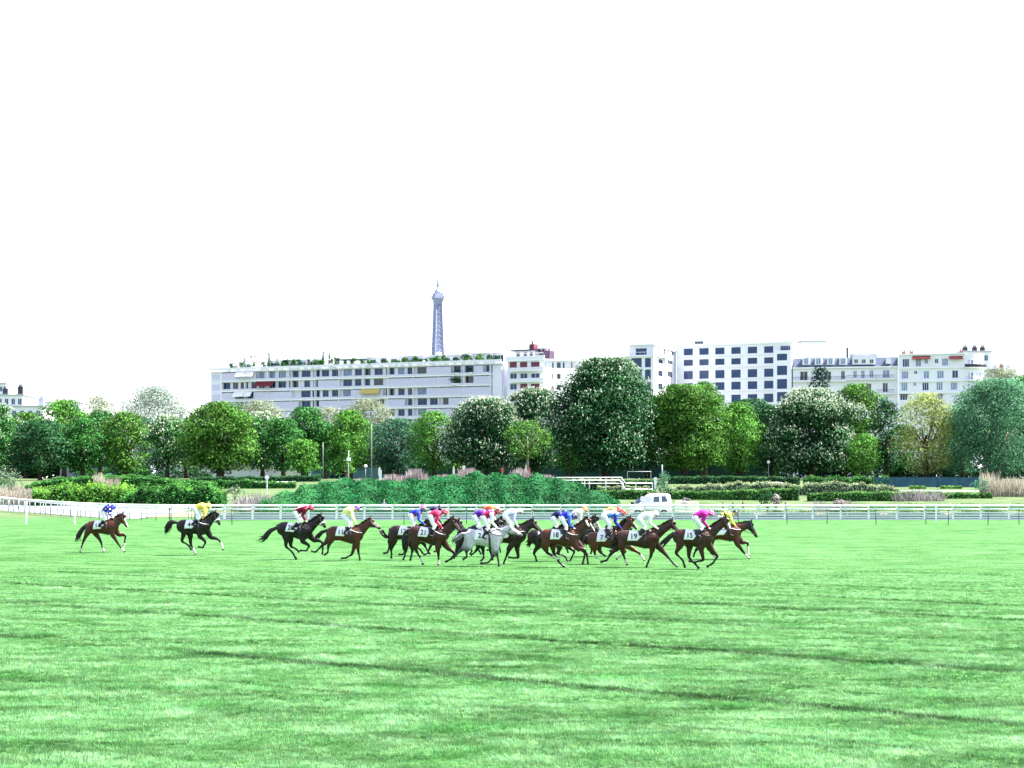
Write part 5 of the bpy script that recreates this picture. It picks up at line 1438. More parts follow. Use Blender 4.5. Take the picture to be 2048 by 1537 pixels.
    def drape(name, xa, xb, ta, tb, m, off, nx=7, nt=12, skew=0.0, thick=.008):
        Vd, Fd = [], []
        for i in range(nx):
            for j in range(nt):
                u, v = i / (nx - 1), j / (nt - 1)
                th = ta + (tb - ta) * v
                a = (xa(th) if callable(xa) else xa); b = (xb(th) if callable(xb) else xb)
                Vd.append(hit(a + (b - a) * u - skew * abs(th), th, off))
        for i in range(nx - 1):
            for j in range(nt - 1):
                Fd.append((i*nt+j, i*nt+j+1, (i+1)*nt+j+1, (i+1)*nt+j))
        me_ = mesh_py(name, Vd, Fd, True)
        ob = link(name, me_, m, o)
        so = ob.modifiers.new('thickness', 'SOLIDIFY'); so.thickness = thick; so.offset = 1
        return ob
    fr = lambda th: .36 - .26 * max(0, abs(th) - .75)
    cl = drape('saddle_cloth', lambda th: -.30 - .03 * abs(th), fr, -1.98, 1.98, CLOTH, .012, 9, 29, .03)
    if h.get('num'):
        tv, tf = text_mesh(h['num'], .32)
        wv = []
        for (u, v, _) in tv:
            wv.append(hit(-.125 + u * .9 - .035, -(1.36 - v * 3.3), .026))
        nm = link('number', mesh_py('number', wv, tf), INK, cl)
    sd_ = drape('saddle', .02, .34, -.62, .62, LEATHER, .030, 5, 9, thick=.02)
    drape('saddle_flap', .06, .30, -1.25, -.60, LEATHER, .026, 5, 7)
    drape('girth', .24, .33, -3.0, 3.0, LEATHER, .012, 3, 27, thick=.006)
    if h.get('strap'):
        for sgn in (-1, 1):
            pts_ = [hit(.30 + .58 * t, sgn * (.85 + .35 * t + .25 * math.sin(t * 3.1)), .012) for t in np.linspace(0, .93, 8)]
            b = MB(); b.tube(pts_, .013, 6); b.build('breast_strap', WEB if h['strap'] == 'white' else LEATHER, o, True)
    # tail
    tv = MB()
    tp = [B(-.84, 1.42)] + [T(q) for q in h['tail']]
    for k in range(22):
        jit = rng.normal(0, .030, 3); jit[1] *= 1.0
        fin = 1 + rng.normal(0, .10)
        Q = [tp[0]] + [tp[0] + (p - tp[0]) * (1 + (fin - 1) * i / 5) for i, p in enumerate(tp[1:], 1)]
        P_, W_ = catmull([p + jit * (.25 + i * .35) for i, p in enumerate(Q)], [(.022,), (.030,), (.032,), (.028,), (.018,), (.005,)], 3)
        f = 1.9 if k == 0 else .8 + .4 * rng.random()
        tv.tube(P_, [float(w[0]) * f + .003 for w in W_], 5)
    tv.build('tail', HAIR_GREY if h['coat'] == 'grey' else HAIR, o, True)
    # mane: short locks along the crest
    Vm, Fm = [], []
    crest0 = wi + np.array([.04, 0, -.02]); ctrl = n1 + nk * .45 - nkp * .12
    for k in range(230):
        t = rng.random() ** .9
        p = (1-t)**2 * crest0 + 2*t*(1-t) * ctrl + t*t * (poll + hd * .05)
        loc, nn, i_, dist = bvh.find_nearest(Vector(p))
        p = np.array(loc) if loc is not None else p
        p[1] = rng.normal(0, .012)
        ln = .05 + .06 * rng.random()
        d = np.array([-.75 + .25 * rng.normal(), -.75 * rng.random(), -.05 + .45 * rng.normal()]); d /= np.linalg.norm(d)
        w = nk / np.linalg.norm(nk) * (.010 + .012 * rng.random())
        k0 = len(Vm)
        Vm += [p - w - d * .02, p + w - d * .02, p + d * ln * .6 + w * .8, p + d * ln, p + d * ln * .6 - w * .8]
        Fm += [(k0, k0+1, k0+2, k0+3, k0+4)]
    link('mane', mesh_py('mane', Vm, Fm), HAIR_GREY if h['coat'] == 'grey' else HAIR, o)
    # bridle: cheek piece, browband, noseband as loops
    br = MB()
    def loop(t, a, b, r):
        c = poll + hd * t + jaw * a * .93
        br.tube([c + jaw * math.cos(q) * (a + .012) + np.array([0, math.sin(q) * (b + .012), 0]) for q in np.linspace(0, 2 * math.pi, 13)], r, 5, False)
    loop(.20, .135, .098, .012); loop(.62, .10, .072, .012)
    for sgn in (-1, 1):
        br.tube([poll + hd * t + jaw * a + np.array([0, sgn * (b + .014), 0]) for t, a, b in ((.12, .06, .09), (.35, .10, .10), (.62, .085, .072), (.84, .075, .06))], .011, 5)
    br.build('bridle', LEATHER, o)
    if h.get('noseband'):
        nb = MB(); br = nb
        loop(.60, .105, .074, .034); nb.build('noseband', WEB, o, True)
    if h.get('cheek'):
        nb = MB()
        for sgn in (-1, 1):
            nb.tube([poll + hd * t + jaw * a + np.array([0, sgn * b, 0]) for t, a, b in ((.10, .10, .10), (.35, .13, .112), (.55, .12, .09))], .04, 6)
        nb.build('cheek_roll', WEB, o, True)
    # jockey joints share the horse's plane
    j = h['j']
    J = {k: T(j[k]) for k in ('hip', 'sh', 'head', 'el', 'ha', 'kn', 'ft')}
    # reins
    for sgn in (-1, 1):
        mth = poll + hd * .84 + jaw * .075 + np.array([0, sgn * .075, 0]); hnd = J['ha'] + np.array([0, sgn * .07, 0])
        md = (mth + hnd) / 2 + np.array([0, sgn * .10, -.04])
        b = MB(); P_, _w = catmull([mth, md, hnd], [(0,), (0,), (0,)], 5); b.tube(P_, .011, 5); b.build('rein', LEATHER, o)
    make_jockey(h, j, J, X0, D, B)
    return o

def finger_hand(sgn):
    """a fist round a rein: palm, four curled fingers of different length, thumb from the side"""
    b = MB()
    b.tube([(-.05, 0, .0), (-.02, 0, .005), (.03, 0, 0)], [.026, .036, .034], 8)
    for i, ln in enumerate((.060, .066, .062, .050)):
        y = -.030 + .020 * i
        b.tube([(.028, y, .022), (.05, y, .016), (.058, y, -ln * .25), (.040, y, -ln * .55), (.022, y, -ln * .5)], [.0105, .0105, .010, .009, .007], 6)
    b.tube([(.0, -.034 * sgn, .012), (.028, -.050 * sgn, .016), (.052, -.042 * sgn, .018)], [.012, .0115, .009], 6)
    return b

def make_jockey(h, j, J, X0, D, B):
    V, F = [], []
    bones = []
    def add(pts, vals, c, n=10, sub=3):
        P, W = catmull(pts, vals, sub)
        v, f = loft(P, [w[0] for w in W], [w[1] for w in W], n, True, (0, 1, 0))
        k = len(V); V.extend(tuple(q) for q in v); F.extend(tuple(i + k for i in q) for q in f)
        for a, b, va, vb in zip(pts[:-1], pts[1:], vals[:-1], vals[1:]):
            bones.append((np.array(a), np.array(b), .8 * (max(va) + max(vb)) / 2, np.array(c)))
    y = lambda v: np.array([0, v, 0])
    jc, sl, wc = j['col'], j.get('sleeve', j['col']), (.78, .78, .80)
    boot = (.014, .013, .016); skin = (.42, .25, .18)
    hip, sh, hd = J['hip'], J['sh'], J['head']
    ax = sh - hip; ln = np.linalg.norm(ax); u = ax / ln; up = np.array([-u[2], 0, u[0]])
    if ln > .62: sh = hip + u * .62; ax = sh - hip
    if ln < .34: hip = sh - u * .34; ax = sh - hip
    add([hip - u * .12 - up * .02, hip - u * .03 - up * .03, hip + u * .06 - up * .02], [(.10, .12), (.145, .175), (.13, .165)], wc)
    add([hip + u * .02, hip + ax * .35 + up * .03, hip + ax * .7 + up * .035, sh + u * .03, sh + u * .12],
        [(.135, .165), (.145, .18), (.155, .20), (.115, .185), (.055, .09)], jc, 12)
    nb = sh + u * .08
    hdv = hd - nb
    if np.linalg.norm(hdv) > .27: hd = nb + hdv / np.linalg.norm(hdv) * .27
    add([nb - u * .04, nb + (hd - nb) * .6], [(.06, .065), (.055, .055)], skin, 8)
    fw = np.array([math.cos(j.get('tilt', -.45)), 0, math.sin(j.get('tilt', -.45))]); hu = np.array([-fw[2], 0, fw[0]])
    add([hd - hu * .125 + fw * .02, hd - hu * .09 + fw * .03, hd - hu * .02 + fw * .01, hd + hu * .06, hd + hu * .105], [(.04, .035), (.075, .06), (.098, .075), (.092, .075), (.04, .04)], skin, 12)
    add([hd - hu * .02 + fw * .085, hd - hu * .045 + fw * .122, hd - hu * .055 + fw * .10], [(.012, .012), (.018, .016), (.01, .015)], skin, 6, 1)   # nose
    for sg in (-1, 1):
        add([hd + y(.072 * sg) + hu * .01, hd + y(.082 * sg) - hu * .03], [(.022, .01), (.018, .01)], skin, 6, 1)                                     # ears
        # thigh, shin, boot
        kn = J['kn'] + y(.27 * sg); ft = J['ft'] + y(.345 * sg); hp = hip + y(.12 * sg) - up * .02
        d = kn - hp
        if np.linalg.norm(d) > .50: kn = hp + d / np.linalg.norm(d) * .50 
        an = ft + np.array([-.03, 0, .06])
        d = an - kn
        dl = np.linalg.norm(d)
        if dl > .46 or dl < .28: an = kn + d / dl * min(max(dl, .28), .46)
        ft = an + np.array([.03, 0, -.06])
        add([hp, hp + (kn - hp) * .5, kn], [(.115, .10), (.095, .085), (.068, .062)], wc)
        m1 = kn + (an - kn) * .28
        add([kn, m1], [(.064, .06), (.062, .058)], wc, 10, 2)
        add([m1, kn + (an - kn) * .5, an], [(.064, .060), (.060, .056), (.042, .042)], boot)
        add([an + np.array([-.05, 0, -.01]), an + np.array([.02, 0, -.035]), an + np.array([.10, 0, -.055]), an + np.array([.165, 0, -.06])], [(.035, .034), (.045, .04), (.038, .042), (.022, .03)], boot, 8, 2)
        # arms
        s0 = sh + y(.17 * sg) - u * .01; e0 = J['el'] + y(.21 * sg); h0 = J['ha'] + y(.075 * sg)
        d = e0 - s0
        if np.linalg.norm(d) > .33: e0 = s0 + d / np.linalg.norm(d) * .33
        d = h0 - e0; dl = np.linalg.norm(d)
        w0 = h0 - d / dl * .06
        add([s0 - u * .02, s0 + (e0 - s0) * .5, e0], [(.078, .075), (.072, .068), (.058, .055)], sl)
        add([e0, e0 + (w0 - e0) * .5, w0], [(.058, .055), (.052, .050), (.036, .034)], sl)
        add([w0, h0], [(.030, .028), (.032, .034)], j.get('glove', skin), 8, 1)
    me = remesh(V, F, .015, 2); me.name = 'person'
    P = coords(me).astype(float)
    best = np.full(len(P), 9.); colr = np.ones((len(P), 3))
    for a, b, r, c in bones:
        d, t = seg_dist(P, a, b); d = d - r
        w = d < best; best[w] = d[w]; colr[w] = c
    jm = np.all(np.isclose(colr, np.array(jc)), axis=1)
    pat = j.get('pat')
    if pat:
        tt = (P - hip) @ u / max(ln, .3); vv = (P - hip) @ up
        c2 = np.array(pat[1])
        if pat[0] == 'hoops': w = jm & (np.sin(tt * pat[2]) > .1)
        elif pat[0] == 'yoke': w = jm & (tt > pat[2])
        elif pat[0] == 'belly': w = jm & (vv < pat[2])
        elif pat[0] == 'spots': w = jm & (np.sin(P[:, 0] * 30) * np.sin(P[:, 2] * 30 + 1) > .45)
        elif pat[0] == 'back': w = jm & (vv > pat[2])
        colr[w] = c2
    tint_attr(me, colr.astype(np.float32), 'POINT')
    org = np.array([hip[0], 0, B(.15, 1.58)[2]])
    me.transform(Matrix.Translation(-Vector(org)))
    o = link('person', me, SILK); o.location = Vector(org) + Vector((X0, D, 0))
    tag(o, h['jlabel'], 'jockey', 'jockeys riding in the race')
    def M(name, c): return mat(name, c, tuple(q * .8 for q in c), .45, .4, 9)
    # helmet with peak, goggles
    hc = hd - org
    b = MB(); Vh = []; Fh = []
    nu, nv = 12, 6
    for i in range(nv + 1):
        a = i / nv * (math.pi * .52)
        for k in range(nu):
            q = 2 * math.pi * k / nu
            r = math.sin(a)
            Vh.append(hc + hu * (math.cos(a) * .128 + .012) + fw * (math.cos(q) * r * .137 + .0) + y(math.sin(q) * r * .118))
    for i in range(nv):
        for k in range(nu):
            Fh.append((i*nu+k, (i+1)*nu+k, (i+1)*nu+(k+1) % nu, i*nu+(k+1) % nu))
    b.add(Vh, Fh); b.f.append(tuple(range(nv*nu, nv*nu+nu)))
    cn = 'cap_' + '_'.join('%02d' % int(q * 99) for q in j['cap'])
    b.build('cap', M(cn, j['cap']), o, True)
    b = MB()
    pk = [hc + fw * (.13 + .055 * math.cos(q)) + y(math.sin(q) * .085) + hu * (.002 - .012 * math.cos(q)) for q in np.linspace(-1.5, 1.5, 7)]
    pk2 = [p + hu * .014 for p in pk]
    b.add(pk + pk2, [tuple(range(6, -1, -1)), tuple(range(7, 14))] + [(i, i+1, i+8, i+7) for i in range(6)] + [(6, 0, 7, 13)])
    pc = j.get('peak', tuple(q * .6 for q in j['cap']))
    b.build('peak', M('cap_' + '_'.join('%02d' % int(q * 99) for q in pc), pc), o)
    b = MB(); b.tube([hc + fw * (.085 * math.cos(q) + .012) + y(math.sin(q) * .084) - hu * .022 for q in np.linspace(-1.6, 1.6, 9)], .02, 5)
    b.build('goggles', LEATHER, o)
    if j.get('pom'):
        b = MB(); b.tube([hc + hu * .12, hc + hu * .15, hc + hu * .19, hc + hu * .20], [.01, .04, .04, .01], 8); b.build('pompom', M(cn, j['cap']), o, True)
    for sg in (-1, 1):
        hp = J['ha'] + y(.075 * sg) - org
        hb = finger_hand(sg)
        gc = j.get('glove', skin)
        ho = hb.build('hand', M('glove_' + '_'.join('%02d' % int(q * 99) for q in gc), gc), o, True)
        ho.location = hp
        ho.rotation_euler = (0, .35, -.15 * sg)
    return o

W_, CR = (.80, .80, .82), (.75, .70, .55)
def JK(hip, sh, head, el, ha, kn, ft, col, cap, **k):
    return dict(hip=hip, sh=sh, head=head, el=el, ha=ha, kn=kn, ft=ft, col=col, cap=cap, **k)
ROYAL, NAVY, MAROON, RED, YEL, GOLD, PINK, PURP, ORG = (.008,.012,.28), (.006,.010,.075), (.13,.003,.022), (.28,.008,.035), (.62,.55,.10), (.66,.38,.03), (.46,.010,.26), (.085,.010,.26), (.52,.075,.012)

HORSES = [
 dict(z='A', g=642, wi=(612,298), cr=(440,312), poll=(742,243), nose=(803,376), coat='bay', num='11', blaze=True, socks=(0,1,2,3), sock_h=.85,
  tail=[(372,365),(335,400),(308,440),(288,480),(300,498)],
  HN=[(395,430),(352,520),(322,605),(316,640)], HF=[(460,445),(510,525),(535,610),(552,640)], FN=[(645,455),(700,545),(742,608),(775,634)], FF=[(695,455),(765,470),(756,560),(738,612)],
  j=JK((545,235),(618,165),(645,178),(608,262),(645,284),(585,292),(512,392), ROYAL, (.02,.05,.60), pat=('spots',(.6,.6,.75),0), pom=True, tilt=-.9, glove=(.75,.75,.78)),
  label='bay horse with a white blaze and white socks, trailing last behind the whole field', jlabel='person in a bright blue jacket and blue bobble cap riding the last bay horse'),
 dict(z='A', g=670, wi=(1545,295), cr=(1385,300), poll=(1692,222), nose=(1752,352), coat='dark', num='4', strap='white', noseband=True, socks=(1,3), sock_h=.6,
  tail=[(1290,335),(1250,335),(1222,360),(1205,400),(1195,430)],
  HN=[(1378,430),(1358,525),(1425,570),(1455,618)], HF=[(1425,450),(1437,560),(1470,625),(1490,662)], FN=[(1535,465),(1597,535),(1570,590),(1518,582)], FF=[(1640,480),(1722,512),(1755,565),(1772,620)],
  j=JK((1490,195),(1585,165),(1622,165),(1590,235),(1565,290),(1545,285),(1465,372), (.80,.60,.10), (.80,.58,.10), tilt=-.7, glove=(.78,.6,.2)),
  label='near black horse with a white noseband, second from last and running alone', jlabel='person in a golden yellow jacket and yellow cap riding the near black horse alone'),
 dict(z='B', g=955, wi=(730,447), cr=(500,432), poll=(962,340), nose=(1045,505), coat='dark', num='20', noseband=True, strap='dark',
  tail=[(365,515),(300,545),(250,590),(205,650),(150,655)],
  HN=[(500,650),(497,770),(585,855),(640,950)], HF=[(540,670),(555,775),(630,815),(668,858)], FN=[(720,690),(812,765),(775,830),(680,828)], FF=[(860,680),(972,708),(990,800),(983,890)],
  j=JK((620,310),(770,255),(832,250),(700,385),(765,432),(690,420),(575,570), MAROON, (.33,.012,.06), pat=('back',(.62,.25,.32),.13), glove=(.75,.62,.62)),
  label='black horse with a white noseband and long streaming tail, head beside a bay rump', jlabel='person in a dark maroon jacket and maroon cap riding the black horse'),
 dict(z='B', g=970, wi=(1425,497), cr=(1165,490), poll=(1640,388), nose=(1790,515), coat='bay', num='11', strap='white',
  tail=[(1030,560),(985,575),(950,605),(925,635),(920,650)],
  HN=[(1110,680),(1075,770),(1065,855),(1015,892)], HF=[(1065,690),(985,760),(890,850),(828,838)], FN=[(1470,730),(1482,840),(1500,925),(1503,968)], FF=[(1430,750),(1385,885),(1310,930),(1238,938)],
  j=JK((1275,350),(1385,268),(1458,258),(1400,400),(1455,478),(1400,500),(1290,630), (.80,.76,.30), (.10,.03,.38), glove=(.05,.05,.05), peak=(.02,.015,.05), tilt=-.6),
  label='bay horse with a plain head and white breast strap just ahead of the black horse', jlabel='person in a pale yellow jacket and deep purple cap'),
 dict(z='C', g=1255, wi=(760,590), cr=(470,580), poll=(1050,470), nose=(1190,640), coat='darkbay', num='12', voxel=.022,
  tail=[(275,790),(230,810),(185,770),(150,720),(140,690)],
  HN=[(310,890),(285,1000),(240,1105),(158,1128)], HF=[(345,910),(305,1060),(315,1140),(308,1232)], FN=[(590,930),(590,1080),(572,1180),(540,1255)], FF=[(620,940),(580,1110),(520,1150),(445,1150)],
  j=JK((690,385),(850,335),(925,250),(840,500),(960,575),(760,580),(620,760), (.02,.03,.40), (.40,.12,.30), pat=('belly',(.55,.03,.05),-.02), sleeve=(.03,.06,.45), tilt=-.4),
  label='dark bay horse leading the middle group from its tail end, tail flicked up', jlabel='person in a royal blue jacket with a red belt and mauve cap'),
 dict(z='C', g=1175, wi=(1230,600), cr=(980,590), poll=(1610,470), nose=(1770,690), coat='darkbay', num='', voxel=.024,
  tail=[(800,640),(760,690),(735,740),(725,800),(720,840)],
  HN=[(850,880),(800,990),(880,1060),(920,1130)], HF=[(900,880),(960,990),(1010,1080),(1060,1150)], FN=[(1120,880),(1050,1030),(1010,1130),(930,1150)], FF=[(1180,900),(1260,1000),(1200,1080),(1120,1100)],
  j=JK((1060,330),(1190,280),(1245,250),(1180,470),(1290,560),(1170,570),(1080,720), (.012,.015,.05), (.025,.03,.07), tilt=-.4),
  label='dark bay horse half hidden, its head showing beside the grey horse rump', jlabel='person in a dark navy jacket and dark navy helmet behind the crimson rider'),
 dict(z='C', g=1372, wi=(1180,620), cr=(850,592), poll=(1495,432), nose=(1680,700), coat='brown', num='21', strap='white', socks=(0,2), sock_h=.9,
  tail=[(560,760),(540,840),(550,920),(560,1000),(570,1040)],
  HN=[(770,940),(800,1080),(880,1220),(930,1345)], HF=[(710,960),(715,1080),(690,1190),(672,1272)], FN=[(1210,1010),(1220,1150),(1225,1260),(1215,1352)], FF=[(1380,1000),(1530,1130),(1462,1230),(1345,1298)],
  j=JK((1065,405),(1225,360),(1345,335),(1165,545),(1300,648),(1150,620),(1060,790), (.55,.02,.09), (.60,.04,.08), glove=(.75,.6,.6)),
  label='brown horse in front of the dark bay, nearest of the group behind the grey', jlabel='person in a crimson jacket and red cap crouched on the brown horse'),
 dict(z='D', g=1285, wi=(620,640), cr=(340,640), poll=(930,480), nose=(1050,650), coat='dark', num='', voxel=.022,
  tail=[(160,760),(130,800),(100,840),(80,870),(70,880)],
  HN=[(180,960),(110,1110),(70,1200),(5,1245)], HF=[(260,960),(310,1090),(320,1190),(240,1245)], FN=[(630,980),(640,1120),(650,1205),(590,1278)], FF=[(560,980),(490,1090),(430,1145),(392,1172)],
  j=JK((470,410),(640,350),(740,340),(640,520),(760,590),(560,590),(440,740), PURP, (.10,.02,.20), tilt=-.4),
  label='black horse hidden behind the grey, only legs and tail showing below', jlabel='person in a vivid purple jacket bent low behind the maroon rider'),
 dict(z='D', g=1190, wi=(800,570), cr=(560,570), poll=(1010,420), nose=(1130,600), coat='dark', num='', voxel=.024,
  tail=[(380,640),(340,700),(320,760),(310,800),(305,830)],
  HN=[(440,860),(400,980),(420,1080),(380,1150)], HF=[(480,860),(520,980),(560,1080),(600,1150)], FN=[(760,860),(830,980),(780,1060),(700,1060)], FF=[(820,860),(930,940),(960,1040),(970,1120)],
  j=JK((650,310),(810,265),(892,255),(810,420),(900,520),(760,520),(660,680), ORG, (.78,.45,.30), pat=('belly',(.8,.75,.6),-.04), tilt=-.4),
  label='black horse farthest from view in the grey group, neck showing above', jlabel='person in a bright orange jacket and peach cap above the purple rider'),
 dict(z='D', g=1376, wi=(820,650), cr=(450,660), poll=(1135,570), nose=(1398,765), coat='grey', num='2', strap='dark',
  tail=[(290,760),(240,760),(190,800),(130,840),(80,850)],
  HN=[(380,980),(320,1090),(322,1190),(245,1245)], HF=[(310,980),(200,1080),(110,1170),(60,1230)], FN=[(890,1040),(905,1150),(930,1270),(942,1372)], FF=[(850,1060),(822,1190),(740,1300),(575,1325)],
  j=JK((640,430),(820,370),(930,325),(790,540),(920,655),(740,630),(650,830), (.34,.01,.07), (.14,.01,.025), sleeve=(.78,.78,.82), glove=(.25,.12,.12)),
  label='white grey horse wearing number 2, the only pale horse in the race', jlabel='person in a maroon jacket with white sleeves riding the grey horse'),
 dict(z='D', g=1332, wi=(1240,600), cr=(930,640), poll=(1592,470), nose=(1790,700), coat='darkbay', num='', strap='white', noseband=False,
  tail=[(700,760),(660,800),(640,860),(630,900),(625,930)],
  HN=[(790,960),(775,1070),(800,1180),(820,1260)], HF=[(850,960),(900,1070),(860,1170),(800,1220)], FN=[(1150,1010),(1095,1150),(1060,1240),(1025,1328)], FF=[(1290,1000),(1310,1205),(1220,1218),(1115,1200)],
  j=JK((1060,400),(1250,330),(1340,320),(1220,470),(1295,600),(1190,570),(1140,760), (.76,.78,.84), (.80,.80,.84), peak=(.012,.012,.02), pat=('belly',(.45,.50,.75),0), tilt=-.3, glove=(.8,.8,.8)),
  label='dark bay horse with head stretched clear just ahead of the grey horse', jlabel='person in a white jacket and white cap with a black peak beside the grey horse'),
 dict(z='E', g=1282, wi=(620,640), cr=(340,655), poll=(930,500), nose=(1060,670), coat='darkbay', num='8', voxel=.022,
  tail=[(225,800),(205,850),(185,895),(165,930),(150,960)],
  HN=[(350,960),(268,1120),(300,1200),(320,1278)], HF=[(430,960),(500,1090),(610,1160),(660,1220)], FN=[(770,980),(735,1130),(850,1170),(930,1290)], FF=[(900,980),(1045,1090),(990,1220),(955,1292)],
  j=JK((650,430),(770,370),(850,345),(790,520),(900,600),(720,590),(600,740), NAVY, (.015,.02,.12), tilt=-.6),
  label='dark bay horse whose rump and tail show behind the horse numbered 18', jlabel='person in a navy jacket crouched behind the rider in royal blue'),
 dict(z='E', g=1400, wi=(905,640), cr=(590,645), poll=(1290,440), nose=(1445,690), coat='bay', num='18', strap='white', cheek=True, blaze=True, socks=(0,), sock_h=.8,
  tail=[(430,760),(390,790),(360,850),(350,900),(345,940)],
  HN=[(490,960),(520,1110),(650,1190),(752,1262)], HF=[(620,960),(655,1130),(740,1280),(862,1398)], FN=[(1080,1010),(1245,1060),(1232,1200),(1195,1345)], FF=[(1200,1040),(1285,1150),(1300,1250),(1312,1332)],
  j=JK((800,440),(960,385),(1040,420),(940,560),(1040,650),(890,610),(870,850), (.012,.02,.46), (.01,.012,.08), sleeve=(.05,.14,.62), glove=(.7,.5,.45), tilt=-1.0),
  label='bay horse wearing number 18 with white sheepskin cheek pieces', jlabel='person in a royal blue jacket with head tucked down riding number 18'),
 dict(z='E', g=1190, wi=(1130,610), cr=(880,610), poll=(1440,400), nose=(1560,650), coat='dark', num='', voxel=.024, white_face=True,
  tail=[(700,680),(680,740),(670,790),(665,830),(660,850)],
  HN=[(760,860),(700,980),(730,1060),(700,1140)], HF=[(800,860),(850,970),(900,1050),(930,1120)], FN=[(1150,880),(1220,980),(1180,1060),(1100,1080)], FF=[(1220,880),(1350,960),(1400,1050),(1460,1160)],
  j=JK((1020,380),(1170,330),(1240,285),(1150,480),(1240,570),(1110,580),(1010,730), (.80,.76,.66), (.72,.22,.06), tilt=-.3, sleeve=(.75,.6,.5)),
  label='dark horse with a white muzzle looking out behind number 18', jlabel='person in a cream jacket and orange cap behind the royal blue rider'),
 dict(z='F', g=1330, wi=(430,690), cr=(130,700), poll=(770,425), nose=(925,640), coat='chestnut', num='7', voxel=.022, blaze=True, white_face=False, socks=(0,2,3), sock_h=.5,
  tail=[(-60,800),(-80,840),(-90,880),(-95,920),(-100,950)],
  HN=[(80,1000),(85,1110),(105,1180),(135,1225)], HF=[(160,1000),(205,1110),(260,1155),(310,1185)], FN=[(760,1010),(930,1110),(1000,1190),(1042,1265)], FF=[(640,1040),(680,1100),(580,1190),(505,1245)],
  j=JK((270,400),(500,380),(630,345),(480,540),(610,660),(400,640),(310,830), (.40,.52,.80), (.66,.02,.03), pat=('belly',(.03,.25,.70),.02), sleeve=(.02,.03,.32), tilt=-.6),
  label='chestnut horse with a white blaze looking out behind the white rider', jlabel='person in a light blue jacket with navy sleeves and bright red cap'),
 dict(z='F', g=1180, wi=(420,620), cr=(170,620), poll=(680,470), nose=(820,660), coat='darkbay', num='', voxel=.024,
  tail=[(-10,700),(-30,740),(-40,790),(-45,830),(-50,850)],
  HN=[(60,880),(0,980),(30,1060),(10,1140)], HF=[(100,880),(150,980),(200,1060),(240,1120)], FN=[(420,880),(480,980),(440,1060),(360,1080)], FF=[(500,880),(620,960),(650,1040),(600,1110)],
  j=JK((300,325),(470,300),(555,290),(440,440),(540,540),(400,550),(300,700), (.80,.62,.16), (.62,.05,.05), pat=('hoops',(.16,.07,.02),30), tilt=-.5),
  label='dark bay horse almost wholly hidden behind the chestnut horse', jlabel='person in a yellow and brown hooped jacket behind the red capped rider'),
 dict(z='F', g=1396, wi=(1120,668), cr=(690,672), poll=(1572,478), nose=(1712,680), coat='brown', num='19', socks=(0,), sock_h=.9,
  tail=[(500,780),(470,840),(460,900),(455,950),(450,990)],
  HN=[(600,980),(632,1130),(670,1250),(712,1352)], HF=[(520,1010),(395,1150),(325,1260),(200,1298)], FN=[(1190,1040),(1162,1180),(1110,1300),(1075,1392)], FF=[(1360,1040),(1485,1180),(1605,1320),(1692,1392)],
  j=JK((955,460),(1170,385),(1255,370),(1130,560),(1285,645),(1060,630),(960,760), (.80,.79,.82), (.82,.82,.84), peak=(.10,.01,.02), tilt=-.35, glove=(.8,.75,.72)),
  label='brown horse with forelegs wide apart, just behind the pink rider', jlabel='person all in white with a white cap riding the wide striding horse'),
 dict(z='G', g=1425, wi=(720,655), cr=(345,645), poll=(1150,430), nose=(1262,690), coat='brown', num='15', strap='dark',
  tail=[(150,745),(80,800),(30,850),(-30,910),(-70,950)],
  HN=[(280,960),(208,1120),(335,1260),(382,1402)], HF=[(470,960),(468,1200),(570,1310),(668,1418)], FN=[(690,1020),(725,1250),(560,1295),(445,1270)], FF=[(880,1010),(1012,1190),(925,1318),(802,1392)],
  j=JK((575,430),(790,355),(880,360),(690,575),(845,645),(715,650),(615,800), PINK, (.72,.10,.52), tilt=-.5, glove=(.8,.6,.65)),
  label='brown horse wearing number 15 with both forelegs folded, under the pink rider', jlabel='person in a bright pink jacket and pink cap'),
 dict(z='G', g=1242, wi=(1280,560), cr=(930,590), poll=(1650,505), nose=(1788,800), coat='bay', num='', strap='white', hood=True, socks=(2,3,1), sock_h=.5,
  tail=[(620,680),(560,720),(520,770),(500,820),(490,850)],
  HN=[(700,940),(590,1060),(560,1120),(540,1195)], HF=[(860,1000),(912,1130),(960,1190),(985,1212)], FN=[(1370,920),(1492,1090),(1570,1170),(1622,1228)], FF=[(1470,900),(1595,930),(1602,1060),(1615,1195)],
  j=JK((1070,430),(1240,375),(1350,350),(1270,520),(1360,600),(1240,620),(1240,780), (.78,.70,.12), (.012,.014,.035), pat=('hoops',(.03,.03,.03),17), sleeve=(.70,.62,.10), tilt=-.3, glove=(.8,.65,.6)),
  label='bay horse with a dark hood and lowered head, leading the race', jlabel='person in a yellow and black jacket and black cap leading the race'),
]
for h in HORSES:
    make_horse(h)
